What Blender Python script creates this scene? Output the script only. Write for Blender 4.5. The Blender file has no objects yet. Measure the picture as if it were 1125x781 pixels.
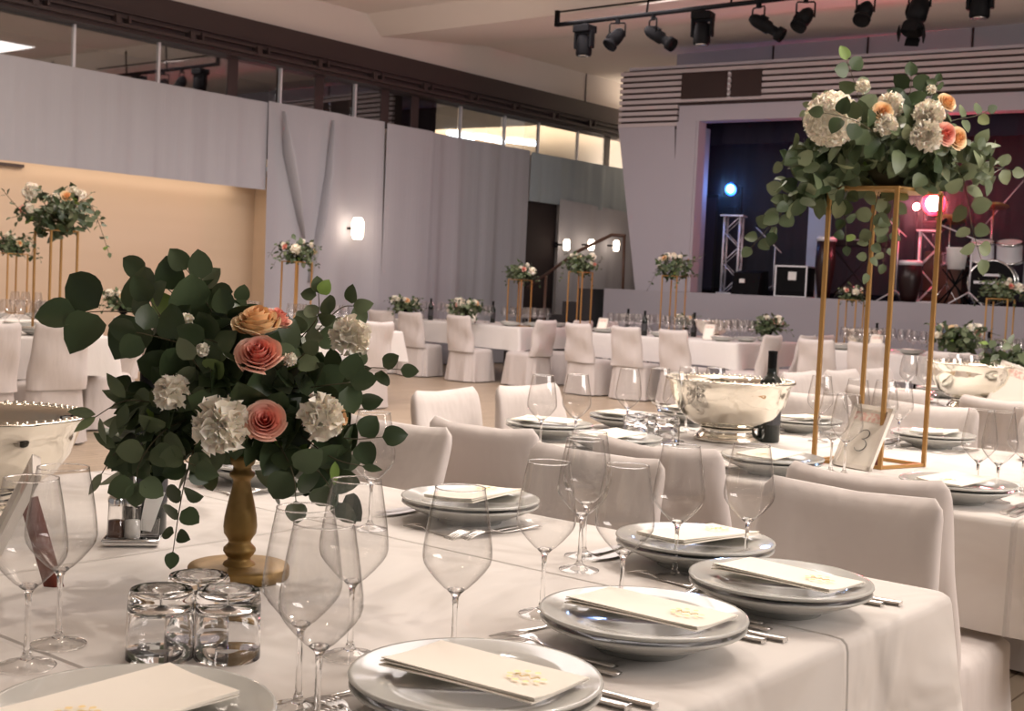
import bpy, bmesh, math, random
from mathutils import Vector, Matrix, noise
PI = math.pi
S = bpy.context.scene
COL = S.collection
V = Vector

# ------------------------------------------------------------------ camera
FPX, IW, IH = 1400.0, 1125, 781
HEAD, PITCH, ROLL = math.radians(38.9), math.radians(3.06), math.radians(2.7)
CAM = V((0, 0, 1.266))
_fw = V((math.cos(HEAD), math.sin(HEAD), 0)); _rt = V((math.sin(HEAD), -math.cos(HEAD), 0)); _up = V((0, 0, 1))
CF = _fw * math.cos(PITCH) - _up * math.sin(PITCH)
_u0 = _fw * math.sin(PITCH) + _up * math.cos(PITCH)
CU = _u0 * math.cos(ROLL) - _rt * math.sin(ROLL)
CR = _rt * math.cos(ROLL) + _u0 * math.sin(ROLL)
cd = bpy.data.cameras.new('camera'); cam = bpy.data.objects.new('camera', cd); COL.objects.link(cam)
cam.matrix_world = Matrix(((CR.x, CU.x, -CF.x, CAM.x), (CR.y, CU.y, -CF.y, CAM.y), (CR.z, CU.z, -CF.z, CAM.z), (0, 0, 0, 1)))
cd.sensor_width = 36; cd.lens = FPX / IW * 36; cd.clip_start = 0.02; cd.clip_end = 100
cd.dof.use_dof = True; cd.dof.focus_distance = 2.25; cd.dof.aperture_fstop = 13
S.camera = cam

def ray(px, py): return CF + CR * ((px - IW / 2) / FPX) - CU * ((py - IH / 2) / FPX)
def onz(px, py, z): d = ray(px, py); return CAM + d * ((z - CAM.z) / d.z)
def onx(px, py, x): d = ray(px, py); return CAM + d * (x / d.x)
def ony(px, py, y): d = ray(px, py); return CAM + d * (y / d.y)
def ond(px, py, q): return CAM + ray(px, py) * q

# ------------------------------------------------------------------ light and exposure
S.view_settings.view_transform = 'Standard'; S.view_settings.look = 'None'
S.view_settings.gamma = 1; S.view_settings.use_curve_mapping = False
S.view_settings.exposure = 0.12
W = bpy.data.worlds.new('world'); S.world = W; W.use_nodes = True
bg = W.node_tree.nodes['Background']; bg.inputs[0].default_value = (1.0, 0.93, 0.89, 1); bg.inputs[1].default_value = 0.24

def area(name, loc, size, power, col, look=None, sizey=None):
    l = bpy.data.lights.new(name, 'AREA'); l.energy = power; l.color = col; l.size = size
    if sizey: l.shape = 'RECTANGLE'; l.size_y = sizey
    o = bpy.data.objects.new(name, l); o.location = loc; COL.objects.link(o)
    if look is not None: o.rotation_euler = (V(look) - V(loc)).to_track_quat('-Z', 'Y').to_euler()
    return o
def spot(name, loc, look, power, col, ang=60, blend=.6, rad=.06):
    l = bpy.data.lights.new(name, 'SPOT'); l.energy = power; l.color = col; l.spot_size = math.radians(ang); l.spot_blend = blend; l.shadow_soft_size = rad
    o = bpy.data.objects.new(name, l); o.location = loc; COL.objects.link(o)
    o.rotation_euler = (V(look) - V(loc)).to_track_quat('-Z', 'Y').to_euler()
    return o
WARM = (1.0, .88, .78); NEUT = (1.0, .93, .91); COOL = (.86, .86, 1.0)
area('ceiling_light_front', (4.9, 2.2, 4.6), 2.2, 86, WARM, (4.2, 1.9, 0), 2.2)
area('added_ceiling_uplight', (5.0, -4.5, 3.2), 6.0, 400, (1, .91, .86), (9.0, 3.5, 5.1), 2.0)  # unseen uplight added to brighten the ceiling
area('ceiling_light_floor', (8.5, 6.0, 4.7), 5.0, 230, NEUT, (8.5, 6.0, 0), 4.0)
area('ceiling_light_left', (6.0, 9.6, 4.7), 2.4, 130, (1, .84, .72), (6.0, 9.6, 0), 2.4)
area('ceiling_light_far', (12.2, 9.2, 4.5), 1.6, 150, (1, .88, .88), (13.5, 9.0, 0), 7.0)
for i, (x, y) in enumerate([(4.3, .4), (5.6, 1.8), (3.2, 3.4), (6.8, 3.2)]):
    spot('downlight_beam', (x, y, 4.95), (x * .75 + .2, y * .7 + .4, .7), 195, WARM, 75, .7, .05)

# ------------------------------------------------------------------ materials
def mat(name, col=(.8, .8, .8), rough=.5, metal=0., trans=0., ior=1.45, emit=None, es=0., spec=.5, sheen=0., sss=0.):
    m = bpy.data.materials.new(name); m.use_nodes = True; b = m.node_tree.nodes['Principled BSDF']
    b.inputs['Base Color'].default_value = (*col, 1); b.inputs['Roughness'].default_value = rough
    b.inputs['Metallic'].default_value = metal; b.inputs['Transmission Weight'].default_value = trans
    b.inputs['IOR'].default_value = ior; b.inputs['Specular IOR Level'].default_value = spec
    b.inputs['Sheen Weight'].default_value = sheen
    if sss: b.inputs['Subsurface Weight'].default_value = sss; b.inputs['Subsurface Radius'].default_value = (.02, .01, .006); b.inputs['Subsurface Scale'].default_value = .5
    if emit: b.inputs['Emission Color'].default_value = (*emit, 1); b.inputs['Emission Strength'].default_value = es
    return m
def nodes(m): return m.node_tree.nodes, m.node_tree.links, m.node_tree.nodes['Principled BSDF']
def bump(m, scale, strength, dist=.01, detail=4, kind='noise', stretch=(1, 1, 1)):
    N, L, b = nodes(m)
    tc = N.new('ShaderNodeTexCoord'); mp = N.new('ShaderNodeMapping'); mp.inputs['Scale'].default_value = stretch
    t = N.new('ShaderNodeTexNoise'); t.inputs['Scale'].default_value = scale; t.inputs['Detail'].default_value = detail
    bp = N.new('ShaderNodeBump'); bp.inputs['Strength'].default_value = strength; bp.inputs['Distance'].default_value = dist
    L.new(tc.outputs['Object'], mp.inputs[0]); L.new(mp.outputs[0], t.inputs['Vector']); L.new(t.outputs[0], bp.inputs['Height']); L.new(bp.outputs[0], b.inputs['Normal'])
    return m
def vary(m, c1, c2, scale=3., detail=3, lo=.35, hi=.65, stretch=(1, 1, 1)):
    N, L, b = nodes(m)
    tc = N.new('ShaderNodeTexCoord'); mp = N.new('ShaderNodeMapping'); mp.inputs['Scale'].default_value = stretch
    t = N.new('ShaderNodeTexNoise'); t.inputs['Scale'].default_value = scale; t.inputs['Detail'].default_value = detail
    r = N.new('ShaderNodeValToRGB'); r.color_ramp.elements[0].position = lo; r.color_ramp.elements[1].position = hi
    r.color_ramp.elements[0].color = (*c1, 1); r.color_ramp.elements[1].color = (*c2, 1)
    L.new(tc.outputs['Object'], mp.inputs[0]); L.new(mp.outputs[0], t.inputs['Vector']); L.new(t.outputs[0], r.inputs[0]); L.new(r.outputs[0], b.inputs['Base Color'])
    return m
def toned(m, stops):
    N, L, b = nodes(m)
    a = N.new('ShaderNodeAttribute'); a.attribute_name = 'tone'; r = N.new('ShaderNodeValToRGB')
    el = r.color_ramp.elements
    while len(el) < len(stops): el.new(.5)
    for e, (p, c) in zip(el, stops): e.position = p; e.color = (*c, 1)
    L.new(a.outputs['Fac'], r.inputs[0]); L.new(r.outputs[0], b.inputs['Base Color'])
    return m

M = {}
M['cloth'] = bump(mat('white_linen', (.74, .71, .68), .85, sheen=.2, spec=.2), 9, .35, .02, 3, stretch=(1, 1, .4))
M['cover'] = bump(mat('chair_cover_cloth', (.60, .55, .525), .85, sheen=.25, spec=.2), 6, .7, .03, 3, stretch=(1, 1, .35))
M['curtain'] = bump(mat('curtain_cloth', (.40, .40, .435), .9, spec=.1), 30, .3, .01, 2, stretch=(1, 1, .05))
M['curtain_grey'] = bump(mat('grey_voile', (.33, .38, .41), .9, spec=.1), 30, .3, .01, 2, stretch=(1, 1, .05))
M['porcelain'] = mat('grey_porcelain', (.54, .54, .51), .10, spec=.7)
M['napkin'] = mat('cream_napkin', (.90, .85, .76), .8, spec=.2)
M['gold_ink'] = mat('gold_ink', (.92, .72, .34), .5, .2)
M['steel'] = mat('cutlery_steel', (.72, .70, .68), .28, 1.)
M['silver'] = bump(mat('silver', (.83, .79, .70), .07, 1.), 16, .18, .02, 2)
M['chrome'] = mat('chrome', (.7, .7, .7), .1, 1.)
M['gold_paint'] = vary(mat('gold_paint', (.30, .19, .06), .45, .5), (.20, .12, .03), (.32, .20, .07), 14)
M['gold_metal'] = mat('gold_metal', (.44, .25, .085), .42, .5)
M['glass_solid'] = mat('solid_glass', (1, 1, 1), 0., trans=1., ior=1.45)
M['bottle'] = mat('dark_bottle_glass', (.012, .016, .014), .08, spec=.6)
M['label_paper'] = mat('bottle_label', (.05, .05, .055), .6)
M['black'] = mat('black_metal', (.004, .004, .005), .55, spec=.12)
M['black_fabric'] = bump(mat('black_drape', (.022, .020, .034), .95, spec=.05), 12, .5, .03, 2, stretch=(1, 1, .05))
M['alu'] = mat('aluminium', (.72, .72, .76), .5, .35)
M['stage'] = mat('stage_front_grey', (.30, .29, .32), .7)
M['stage_floor'] = mat('stage_floor_black', (.03, .028, .03), .5)
M['wall_cream'] = mat('cream_plaster', (.76, .70, .66), .9, spec=.1)
M['wall_pro'] = mat('grey_plaster', (.38, .36, .40), .85, spec=.1)
M['ceiling'] = mat('ceiling_plaster', (.86, .79, .74), .9, spec=.1)
M['beam_dark'] = mat('dark_beam', (.045, .03, .03), .5)
M['slat'] = mat('slat_paint', (.46, .41, .42), .7)
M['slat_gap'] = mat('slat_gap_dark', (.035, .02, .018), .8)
M['beige'] = vary(mat('beige_wall_panel', (.5, .36, .25), .45), (.60, .46, .33), (.66, .52, .39), .6, 2, stretch=(.3, 1, 3))
M['wood_dark'] = mat('reddish_dark_wood', (.16, .035, .02), .4)
M['frame_white'] = mat('white_frame', (.82, .76, .68), .4)
M['ink'] = mat('black_ink', (.02, .02, .02), .6)
M['rosewood'] = mat('red_drum_shell', (.016, .005, .005), .35)
M['white_plain'] = mat('white_plain', (.8, .8, .78), .5)
M['banner'] = mat('pale_blue_banner', (.42, .55, .72), .6)
M['brown'] = mat('brown_case', (.10, .04, .02), .5)
M['seat_dark'] = mat('dark_chair_seat', (.02, .02, .022), .6)
M['handrail'] = mat('handrail_wood', (.13, .07, .05), .4)
M['doorway_shade'] = mat('doorway_shade_paint', (.02, .012, .012), .8)
M['wick'] = mat('amber_wax', (.5, .3, .1), .4)
M['paper_print'] = vary(mat('floral_print', (.8, .6, .5), .7), (.75, .45, .38), (.85, .78, .68), 60, 2, .4, .6)
def leafmat(name, stops, rough=.5):
    m = toned(mat(name, (.1, .15, .08), rough, spec=.35), stops); N, L, b = nodes(m)
    return m
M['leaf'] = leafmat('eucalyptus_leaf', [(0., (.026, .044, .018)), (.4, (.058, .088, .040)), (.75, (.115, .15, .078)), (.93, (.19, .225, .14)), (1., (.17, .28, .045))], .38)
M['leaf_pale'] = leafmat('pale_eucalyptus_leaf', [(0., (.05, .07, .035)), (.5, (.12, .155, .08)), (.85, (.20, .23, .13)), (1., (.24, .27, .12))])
M['stem'] = mat('plant_stem', (.07, .06, .03), .7)
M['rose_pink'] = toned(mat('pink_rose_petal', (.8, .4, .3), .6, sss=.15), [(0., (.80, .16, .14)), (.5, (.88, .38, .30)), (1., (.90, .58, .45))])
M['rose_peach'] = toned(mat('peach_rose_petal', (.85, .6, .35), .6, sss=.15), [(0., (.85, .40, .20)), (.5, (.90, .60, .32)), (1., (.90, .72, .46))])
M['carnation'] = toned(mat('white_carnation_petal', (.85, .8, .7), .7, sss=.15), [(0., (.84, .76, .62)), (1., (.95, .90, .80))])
M['red_halo'] = mat('red_lens_halo', (1, .1, .1), .3, emit=(1., .0, .04), es=3)
M['red_glow'] = mat('red_lens_core', (1, .5, .5), .3, emit=(1., .35, .40), es=260)
M['blue_glow'] = mat('blue_lens', (.4, .6, 1), .3, emit=(.22, .55, 1.), es=12)
M['blue_halo'] = mat('blue_lens_halo', (.1, .3, 1), .3, emit=(.02, .18, 1.), es=3)
M['white_glow'] = mat('warm_lamp', (1, 1, 1), .3, emit=(1, .85, .68), es=40)
M['sconce_glow'] = mat('sconce_lamp', (1, 1, 1), .3, emit=(1, .80, .62), es=8)
M['strip_glow'] = mat('fluorescent_tube', (1, 1, 1), .3, emit=(.75, .87, 1.), es=14)
M['cream_lit'] = mat('cream_ceiling', (.8, .66, .5), .9)

# thin sheet glass: clear, with a fresnel mirror and slightly denser at grazing angles
def thin_glass(name, refl=.9, edge=(.80, .78, .76), clear=(.985, .98, .975), blend=.25, base=.0, edge_pow=1.0):
    m = bpy.data.materials.new(name); m.use_nodes = True; N, L = m.node_tree.nodes, m.node_tree.links; N.clear()
    o = N.new('ShaderNodeOutputMaterial'); t = N.new('ShaderNodeBsdfTransparent'); g = N.new('ShaderNodeBsdfGlossy'); g.inputs['Roughness'].default_value = .02
    lw = N.new('ShaderNodeLayerWeight'); lw.inputs[0].default_value = blend
    mx = N.new('ShaderNodeMixShader'); cm = N.new('ShaderNodeMix'); cm.data_type = 'RGBA'
    cm.inputs[6].default_value = (*clear, 1); cm.inputs[7].default_value = (*edge, 1)
    pw_ = N.new('ShaderNodeMath'); pw_.operation = 'POWER'; pw_.inputs[1].default_value = edge_pow; L.new(lw.outputs['Facing'], pw_.inputs[0]); L.new(pw_.outputs[0], cm.inputs[0]); L.new(cm.outputs[2], t.inputs[0])
    mt = N.new('ShaderNodeMath'); mt.operation = 'MULTIPLY_ADD'; mt.inputs[1].default_value = refl; mt.inputs[2].default_value = base; mt.use_clamp = True
    fr_ = N.new('ShaderNodeMath'); fr_.operation = 'POWER'; fr_.inputs[1].default_value = 5.0; L.new(lw.outputs['Facing'], fr_.inputs[0]); L.new(fr_.outputs[0], mt.inputs[0]); L.new(mt.outputs[0], mx.inputs[0])
    L.new(t.outputs[0], mx.inputs[1]); L.new(g.outputs[0], mx.inputs[2]); L.new(mx.outputs[0], o.inputs[0])
    return m
M['glass'] = thin_glass('wine_glass_crystal', .9, (.28, .26, .25), (.965, .96, .955), .5, .085, 4.0)
M['glass_far'] = thin_glass('distant_glass', .9, (.50, .48, .48), (.93, .92, .92), .5, .16, 3.0)
M['window'] = thin_glass('window_glass', .9, (.7, .7, .7), (.92, .92, .92), .5, .28)

# carpet-like parquet floor
def floor_mat():
    m = mat('light_wood_floor', (.42, .30, .20), .35); N, L, b = nodes(m)
    tc = N.new('ShaderNodeTexCoord'); br = N.new('ShaderNodeTexBrick'); br.inputs['Scale'].default_value = 1.
    br.inputs['Color1'].default_value = (.42, .33, .235, 1); br.inputs['Color2'].default_value = (.49, .39, .285, 1); br.inputs['Mortar'].default_value = (.2, .14, .09, 1)
    br.inputs['Brick Width'].default_value = .9; br.inputs['Row Height'].default_value = .09; br.inputs['Mortar Size'].default_value = .004
    L.new(tc.outputs['Object'], br.inputs['Vector']); L.new(br.outputs[0], b.inputs['Base Color']); return m
M['floor'] = floor_mat()

# ------------------------------------------------------------------ mesh helpers
class MB:
    def __init__(s): s.v = []; s.f = []; s.t = []; s.sm = []
    def add(s, vs, fs, tone=0., smooth=True, mt=None):
        n = len(s.v)
        s.v += [tuple(mt @ V(q)) if mt else tuple(q) for q in vs]
        s.t += [tone] * len(vs) if not isinstance(tone, list) else tone
        s.f += [tuple(i + n for i in f) for f in fs]; s.sm += [smooth] * len(fs)
    def box(s, c, d, rot=None, smooth=False, tone=0.):
        x, y, z = [q / 2 for q in d]; vs = [V((a * x, b * y, e * z)) for e in (-1, 1) for b in (-1, 1) for a in (-1, 1)]
        if rot: vs = [rot @ q for q in vs]
        vs = [q + V(c) for q in vs]
        s.add(vs, [(0, 2, 3, 1), (4, 5, 7, 6), (0, 1, 5, 4), (2, 6, 7, 3), (0, 4, 6, 2), (1, 3, 7, 5)], tone, smooth)
    def lathe(s, prof, n=24, c=(0, 0, 0), rot=None, tone=0., cap=True):
        vs, fs = [], []; k = len(prof); c = V(c)
        for i in range(n):
            a = 2 * PI * i / n
            for r, z in prof:
                q = V((r * math.cos(a), r * math.sin(a), z)); vs.append((rot @ q if rot else q) + c)
        for i in range(n):
            j = (i + 1) % n
            for p in range(k - 1): fs.append((i * k + p, j * k + p, j * k + p + 1, i * k + p + 1))
        if cap:
            if prof[0][0] > 1e-5: fs.append(tuple(i * k for i in reversed(range(n))))
            if prof[-1][0] > 1e-5: fs.append(tuple(i * k + k - 1 for i in range(n)))
        s.add(vs, fs, tone)
    def tube(s, pts, r, n=8, tone=0., flat=1.):
        pts = [V(p) for p in pts]; k = len(pts); vs, fs = [], []
        rr = r if isinstance(r, (list, tuple)) else [r] * k
        ref = None
        for i, p in enumerate(pts):
            d = (pts[min(i + 1, k - 1)] - pts[max(i - 1, 0)]).normalized()
            if ref is None: ref = V((0, 0, 1)) if abs(d.z) < .9 else V((1, 0, 0))
            a = d.cross(ref).normalized(); b = a.cross(d).normalized(); ref = b
            for j in range(n):
                t = 2 * PI * j / n; vs.append(p + a * math.cos(t) * rr[i] + b * math.sin(t) * rr[i] * flat)
        for i in range(k - 1):
            for j in range(n): fs.append((i * n + j, i * n + (j + 1) % n, (i + 1) * n + (j + 1) % n, (i + 1) * n + j))
        fs.append(tuple(reversed(range(n)))); fs.append(tuple((k - 1) * n + j for j in range(n)))
        s.add(vs, fs, tone)
    def grid(s, fn, nu, nv, closed=False, tone=0., smooth=True):
        vs = [V(fn(i / nu, j / nv)) for i in range(nu + (0 if closed else 1)) for j in range(nv + 1)]
        fs = []; m = nu + (0 if closed else 1)
        for i in range(nu):
            a = i; b = (i + 1) % m
            for j in range(nv): fs.append((a * (nv + 1) + j, b * (nv + 1) + j, b * (nv + 1) + j + 1, a * (nv + 1) + j + 1))
        s.add(vs, fs, tone, smooth)
    def ball(s, c, r, n=12, tone=0., sq=(1, 1, 1)):
        prof = [(max(r * math.sin(PI * i / n), 1e-6 if i in (0, n) else 0), -r * math.cos(PI * i / n)) for i in range(n + 1)]
        k = len(s.v); s.lathe(prof, n * 2, (0, 0, 0), None, tone, False)
        for i in range(k, len(s.v)): q = s.v[i]; s.v[i] = (q[0] * sq[0] + c[0], q[1] * sq[1] + c[1], q[2] * sq[2] + c[2])
    def mesh(s, name, m):
        me = bpy.data.meshes.new(name); me.from_pydata(s.v, [], s.f)
        me.polygons.foreach_set('use_smooth', s.sm)
        if any(s.t): at = me.attributes.new('tone', 'FLOAT', 'POINT'); at.data.foreach_set('value', s.t)
        me.materials.append(M[m] if isinstance(m, str) else m); me.update(); return me
    def build(s, name, m, parent=None, sharp=None):
        o = bpy.data.objects.new(name, s.mesh(name, m)); COL.objects.link(o)
        if sharp: 
            try: o.data.set_sharp_from_angle(angle=math.radians(sharp))
            except Exception: pass
        if parent: o.parent = parent
        return o
def rbox(dims, r=.01, seg=2):
    bm = bmesh.new(); bmesh.ops.create_cube(bm, size=1)
    for v in bm.verts: v.co = V((v.co.x * dims[0], v.co.y * dims[1], v.co.z * dims[2]))
    bmesh.ops.bevel(bm, geom=bm.edges[:], offset=r, segments=seg, affect='EDGES', profile=.5)
    vs = [v.co.copy() for v in bm.verts]; fs = [tuple(v.index for v in f.verts) for f in bm.faces]; bm.free(); return vs, fs
def addrbox(mb, c, dims, r=.01, seg=2, rot=None, tone=0.):
    vs, fs = rbox(dims, r, seg); vs = [(rot @ v if rot else v) + V(c) for v in vs]; mb.add(vs, fs, tone, False)
def tag(o, label, cat, group=None, kind=None):
    o['label'] = label; o['category'] = cat
    if group: o['group'] = group
    if kind: o['kind'] = kind
    return o
def empty(name, loc=(0, 0, 0), rz=0., label=None, cat=None, group=None):
    o = bpy.data.objects.new(name, None); COL.objects.link(o); o.location = loc; o.rotation_euler = (0, 0, rz); o.empty_display_size = .05
    if label: tag(o, label, cat, group)
    return o
def struct(o): o['kind'] = 'structure'; return o
KIDS = {}
def kids(o):
    if o.name not in KIDS: KIDS[o.name] = [c for c in bpy.data.objects if c.parent == o]
    return KIDS[o.name]
def copy_tree(o, parent=None):
    c = o.copy(); COL.objects.link(c)
    if parent: c.parent = parent
    for ch in kids(o): copy_tree(ch, c)
    return c
PROTO = {}
def put(kind, loc, rz, label, cat=None, group=None, scale=None, rot=None):
    """first use moves the prototype itself, later uses copy it"""
    p, used = PROTO[kind]
    if used: o = copy_tree(p)
    else: o = p; kids(p); [kids(c) for c in kids(p)]; PROTO[kind] = (p, True)
    o.location = loc; o.rotation_euler = rot if rot else (0, 0, rz); o['label'] = label
    if cat: o['category'] = cat
    if 'group' in o.keys(): del o['group']
    if group: o['group'] = group
    if scale: o.scale = scale if not isinstance(scale, (int, float)) else (scale,) * 3
    return o
def proto(kind, o): PROTO[kind] = (o, False); return o
RN = random.Random(7)

# ------------------------------------------------------------------ the room
WY = 13.4       # left wall plane
ZC = 5.08       # ceiling
YR = -7.0       # how far the room is built to the right
b = MB(); b.box((7, (WY + YR) / 2, -.05), (28, WY - YR + .4, .1)); struct(b.build('floor', 'floor'))
# ceiling with one dropped fold running across the hall
k = (WY - 1.266 * 0) / 10.7
prof = [(-7, ZC), (12.95, ZC), (13.25, ZC - .27), (15.6, ZC + .0), (20.6, ZC)]
b = MB()
for (x0, z0), (x1, z1) in zip(prof[:-1], prof[1:]):
    b.add([(x0, YR, z0), (x1, YR, z1), (x1, WY + .3, z1), (x0, WY + .3, z0)], [(0, 1, 2, 3)], 0, False)
b.add([(-7, YR, ZC + .35), (20.6, YR, ZC + .35), (20.6, WY + .3, ZC + .35), (-7, WY + .3, ZC + .35)], [(3, 2, 1, 0)], 0, False)
struct(b.build('ceiling', 'ceiling'))
# left wall: fascia above the glazing, dark beam, glazing, wall below
ZB1, ZB0, ZG0 = 4.56, 4.06, 3.50
b = MB(); b.box((7.0, WY + .16, (ZB1 + ZC + .1) / 2), (28.4, .3, ZC + .1 - ZB1)); struct(b.build('wall_left', 'wall_cream'))
b = MB(); b.box((7.0, WY + .02, (ZB0 + ZB1) / 2), (28.4, .34, ZB1 - ZB0))
b.box((7.0, WY - .20, ZB0 + .06), (28.4, .10, .035)); b.box((7.0, WY - .20, ZB0 + .15), (28.4, .05, .025)); b.box((7.0, WY - .18, ZB0 + .22), (28.4, .04, .02))
for x in [q * 1.05 + .3 for q in range(18)]: b.box((x, WY - .2, ZB0 + .11), (.07, .14, .10)); b.box((x + .16, WY - .2, ZB0 + .13), (.03, .12, .08))
struct(b.build('trim_1', 'beam_dark'))
XO = ony(295, 113, WY - .10).x
b = MB(); b.box(((XO + 20.8) / 2, WY + .16, 1.75), (20.0 - XO, .3, 3.5)); b.box((1.5, WY + .16, 1.75), (5.0, .3, 3.5)); struct(b.build('wall_left', 'wall_cream'))
# recessed beige wall behind the opening on the left
b = MB(); b.box((8.0, WY + .5, 1.3), (8.0, .1, 2.6)); struct(b.build('wall_left', 'beige'))
b = MB(); b.box((7.6, WY + .22, 2.62), (7.6, .5, .08)); b.box((4.1, WY + .22, 1.3), (.1, .5, 2.6)); b.box((XO + .33, WY + .22, 1.3), (.1, .5, 2.6)); struct(b.build('trim_2', 'beige'))
b = MB(); b.box((7.0, WY + .43, 2.40), (1.9, .05, .035)); struct(b.build('trim_3', 'beam_dark'))
# glazing: panes with thin posts
posts = []
for i, (px, py) in enumerate([(-110, 20), (83, 45), (176, 65), (257, 80), (310, 90), (352, 97), (392, 105), (424, 112), (457, 118), (508, 125), (556, 140), (593, 150), (636, 157), (668, 165), (690, 172)]):
    posts.append(ony(px, py, WY).x)
for i in range(len(posts) - 1):
    x0, x1 = posts[i], posts[i + 1]
    w = MB(); thick = .03 if i not in (3, 5, 7, 8, 13) else .16
    w.box((x0, WY + .04, (ZG0 + ZB0) / 2), (thick, .05, ZB0 - ZG0)); fr = struct(w.build('window_%d' % (i + 1), 'alu' if thick < .1 else 'beam_dark'))
    g = MB(); g.box(((x0 + x1) / 2, WY + .03, (ZG0 + ZB0) / 2), (x1 - x0 - thick, .012, ZB0 - ZG0)); g.build('pane', 'window', fr)
# the corridor behind the glazing: far end lit, near end painted dark as unlit
b = MB(); b.box((21.0, WY + 3.3, 4.36), (12.6, 6.0, .06)); b.box((27.3, WY + 3.3, 3.9), (.1, 6.0, 1.0)); b.box((21.0, WY + 6.3, 3.9), (12.6, .1, 1.0)); struct(b.build('ceiling', 'cream_lit'))
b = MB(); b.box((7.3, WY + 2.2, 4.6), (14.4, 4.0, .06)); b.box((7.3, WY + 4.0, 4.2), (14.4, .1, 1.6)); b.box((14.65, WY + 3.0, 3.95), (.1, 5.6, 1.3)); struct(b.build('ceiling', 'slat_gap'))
area('added_recess_fill', (8.0, WY + .25, 2.5), 6.0, 15, (1, .82, .66), (8.0, WY + .4, 0), .2)  # unseen fill lamp added to brighten the beige wall
area('corridor_light', (20.0, WY + 3.4, 3.3), 9.0, 420, (1, .84, .66), (21.6, WY + 3.5, 5.0), 3.0)
for i, (p, q) in enumerate([((493, 146), (520, 152)), ((524, 150), (554, 156)), ((558, 154), (588, 158))]):
    A = onz(*p, 4.27); B = onz(*q, 4.27); s_ = MB(); s_.tube([A, B], .05, 8); tag(s_.build('strip_light', 'strip_glow'), ['blue white ceiling tube light seen through the high window, leftmost of three', 'blue white ceiling tube light seen through the high window, middle of three', 'blue white ceiling tube light seen through the high window, rightmost of three'][i], 'ceiling light')
# back wall, proscenium, column
b = MB(); b.box((20.35, 12.1, 2.6), (.3, 3.0, 5.2)); struct(b.build('wall_back', 'wall_cream'))
xs_ = ony(644, 90, WY).x; b = MB(); b.box((xs_, WY - .0, (ZB1 + ZC) / 2), (.02, .012, ZC - ZB1)); struct(b.build('trim_5', 'slat_gap'))
b = MB(); b.box((17.55, (YR + 11) / 2, 4.85), (.2, 11 - YR, .6))
struct(b.build('wall_back', 'wall_pro'))
g_ = MB()
for yy in (9.3, 7.8, 6.3, 4.8): g_.box((17.44, yy, 4.85), (.02, .02, .5))
struct(g_.build('trim_4', 'slat_gap'))
ANG = math.atan(.103)
pw = empty('wall_front', (16.0, 10.9, 0), ANG)        # local -y runs right along the proscenium, local x points into the stage
struct(pw)
def lp(y): return -(y)
b = MB(); L_ = 17.0
def pbox(m, y0, y1, z0, z1, x0=0., x1=.25): m.box(((x0 + x1) / 2, -(y0 + y1) / 2, (z0 + z1) / 2), (x1 - x0, abs(y1 - y0), z1 - z0))
pbox(b, .85, L_, 3.80, 4.03); pbox(b, .85, 1.18, 1.32, 3.80); pbox(b, 0, L_, 4.58, 4.62, -.02, .9)
pbox(b, .85, .95, 1.32, 3.8, 0, .9)
b.build('wall_panel', 'wall_pro', pw)
b = MB(); pbox(b, .83, 1.14, 1.32, 3.80, -.012, .0); b.build('side_panel', 'wall_pro', pw)
b = MB(); pbox(b, -.12, .83, 3.70, 4.58, .03, .22); pbox(b, .83, L_, 4.03, 4.58, .03, .22); b.build('slat_backing', 'slat_gap', pw)
b = MB()
z = 3.74
while z < 4.56:
    pbox(b, -.14, .83 if z < 4.05 else L_, z, z + .052, -.02, .04); z += .085
o = b.build('slat', 'slat', pw); o['kind'] = 'stuff'
b = MB(); pbox(b, .88, 1.60, 4.12, 4.50, -.035, .0); pbox(b, 1.66, 2.12, 4.12, 4.50, -.035, 0); b.build('vent_grille', 'slat_gap', pw)
b = MB()
for i in range(5): b.ball((-.04, -1.63, 4.16 + i * .075), .022, 6)
b.build('vent_rivet', 'alu', pw)
# leaning column at the left of the stage
b = MB()
tl, tr, bl, br_ = (15.97, 11.04), (16.08, 10.12), (16.03, 10.62), (16.10, 9.93)
b.add([(bl[0], bl[1], 1.3), (br_[0], br_[1], 1.3), (tr[0], tr[1], 3.76), (tl[0], tl[1], 3.76),
       (bl[0] + .5, bl[1], 1.3), (br_[0] + .5, br_[1], 1.3), (tr[0] + .5, tr[1], 3.76), (tl[0] + .5, tl[1], 3.76)],
      [(0, 1, 2, 3), (4, 7, 6, 5), (0, 4, 5, 1), (3, 2, 6, 7), (0, 3, 7, 4), (1, 5, 6, 2)], 0, False)
struct(b.build('wall_column', 'wall_pro'))
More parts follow.
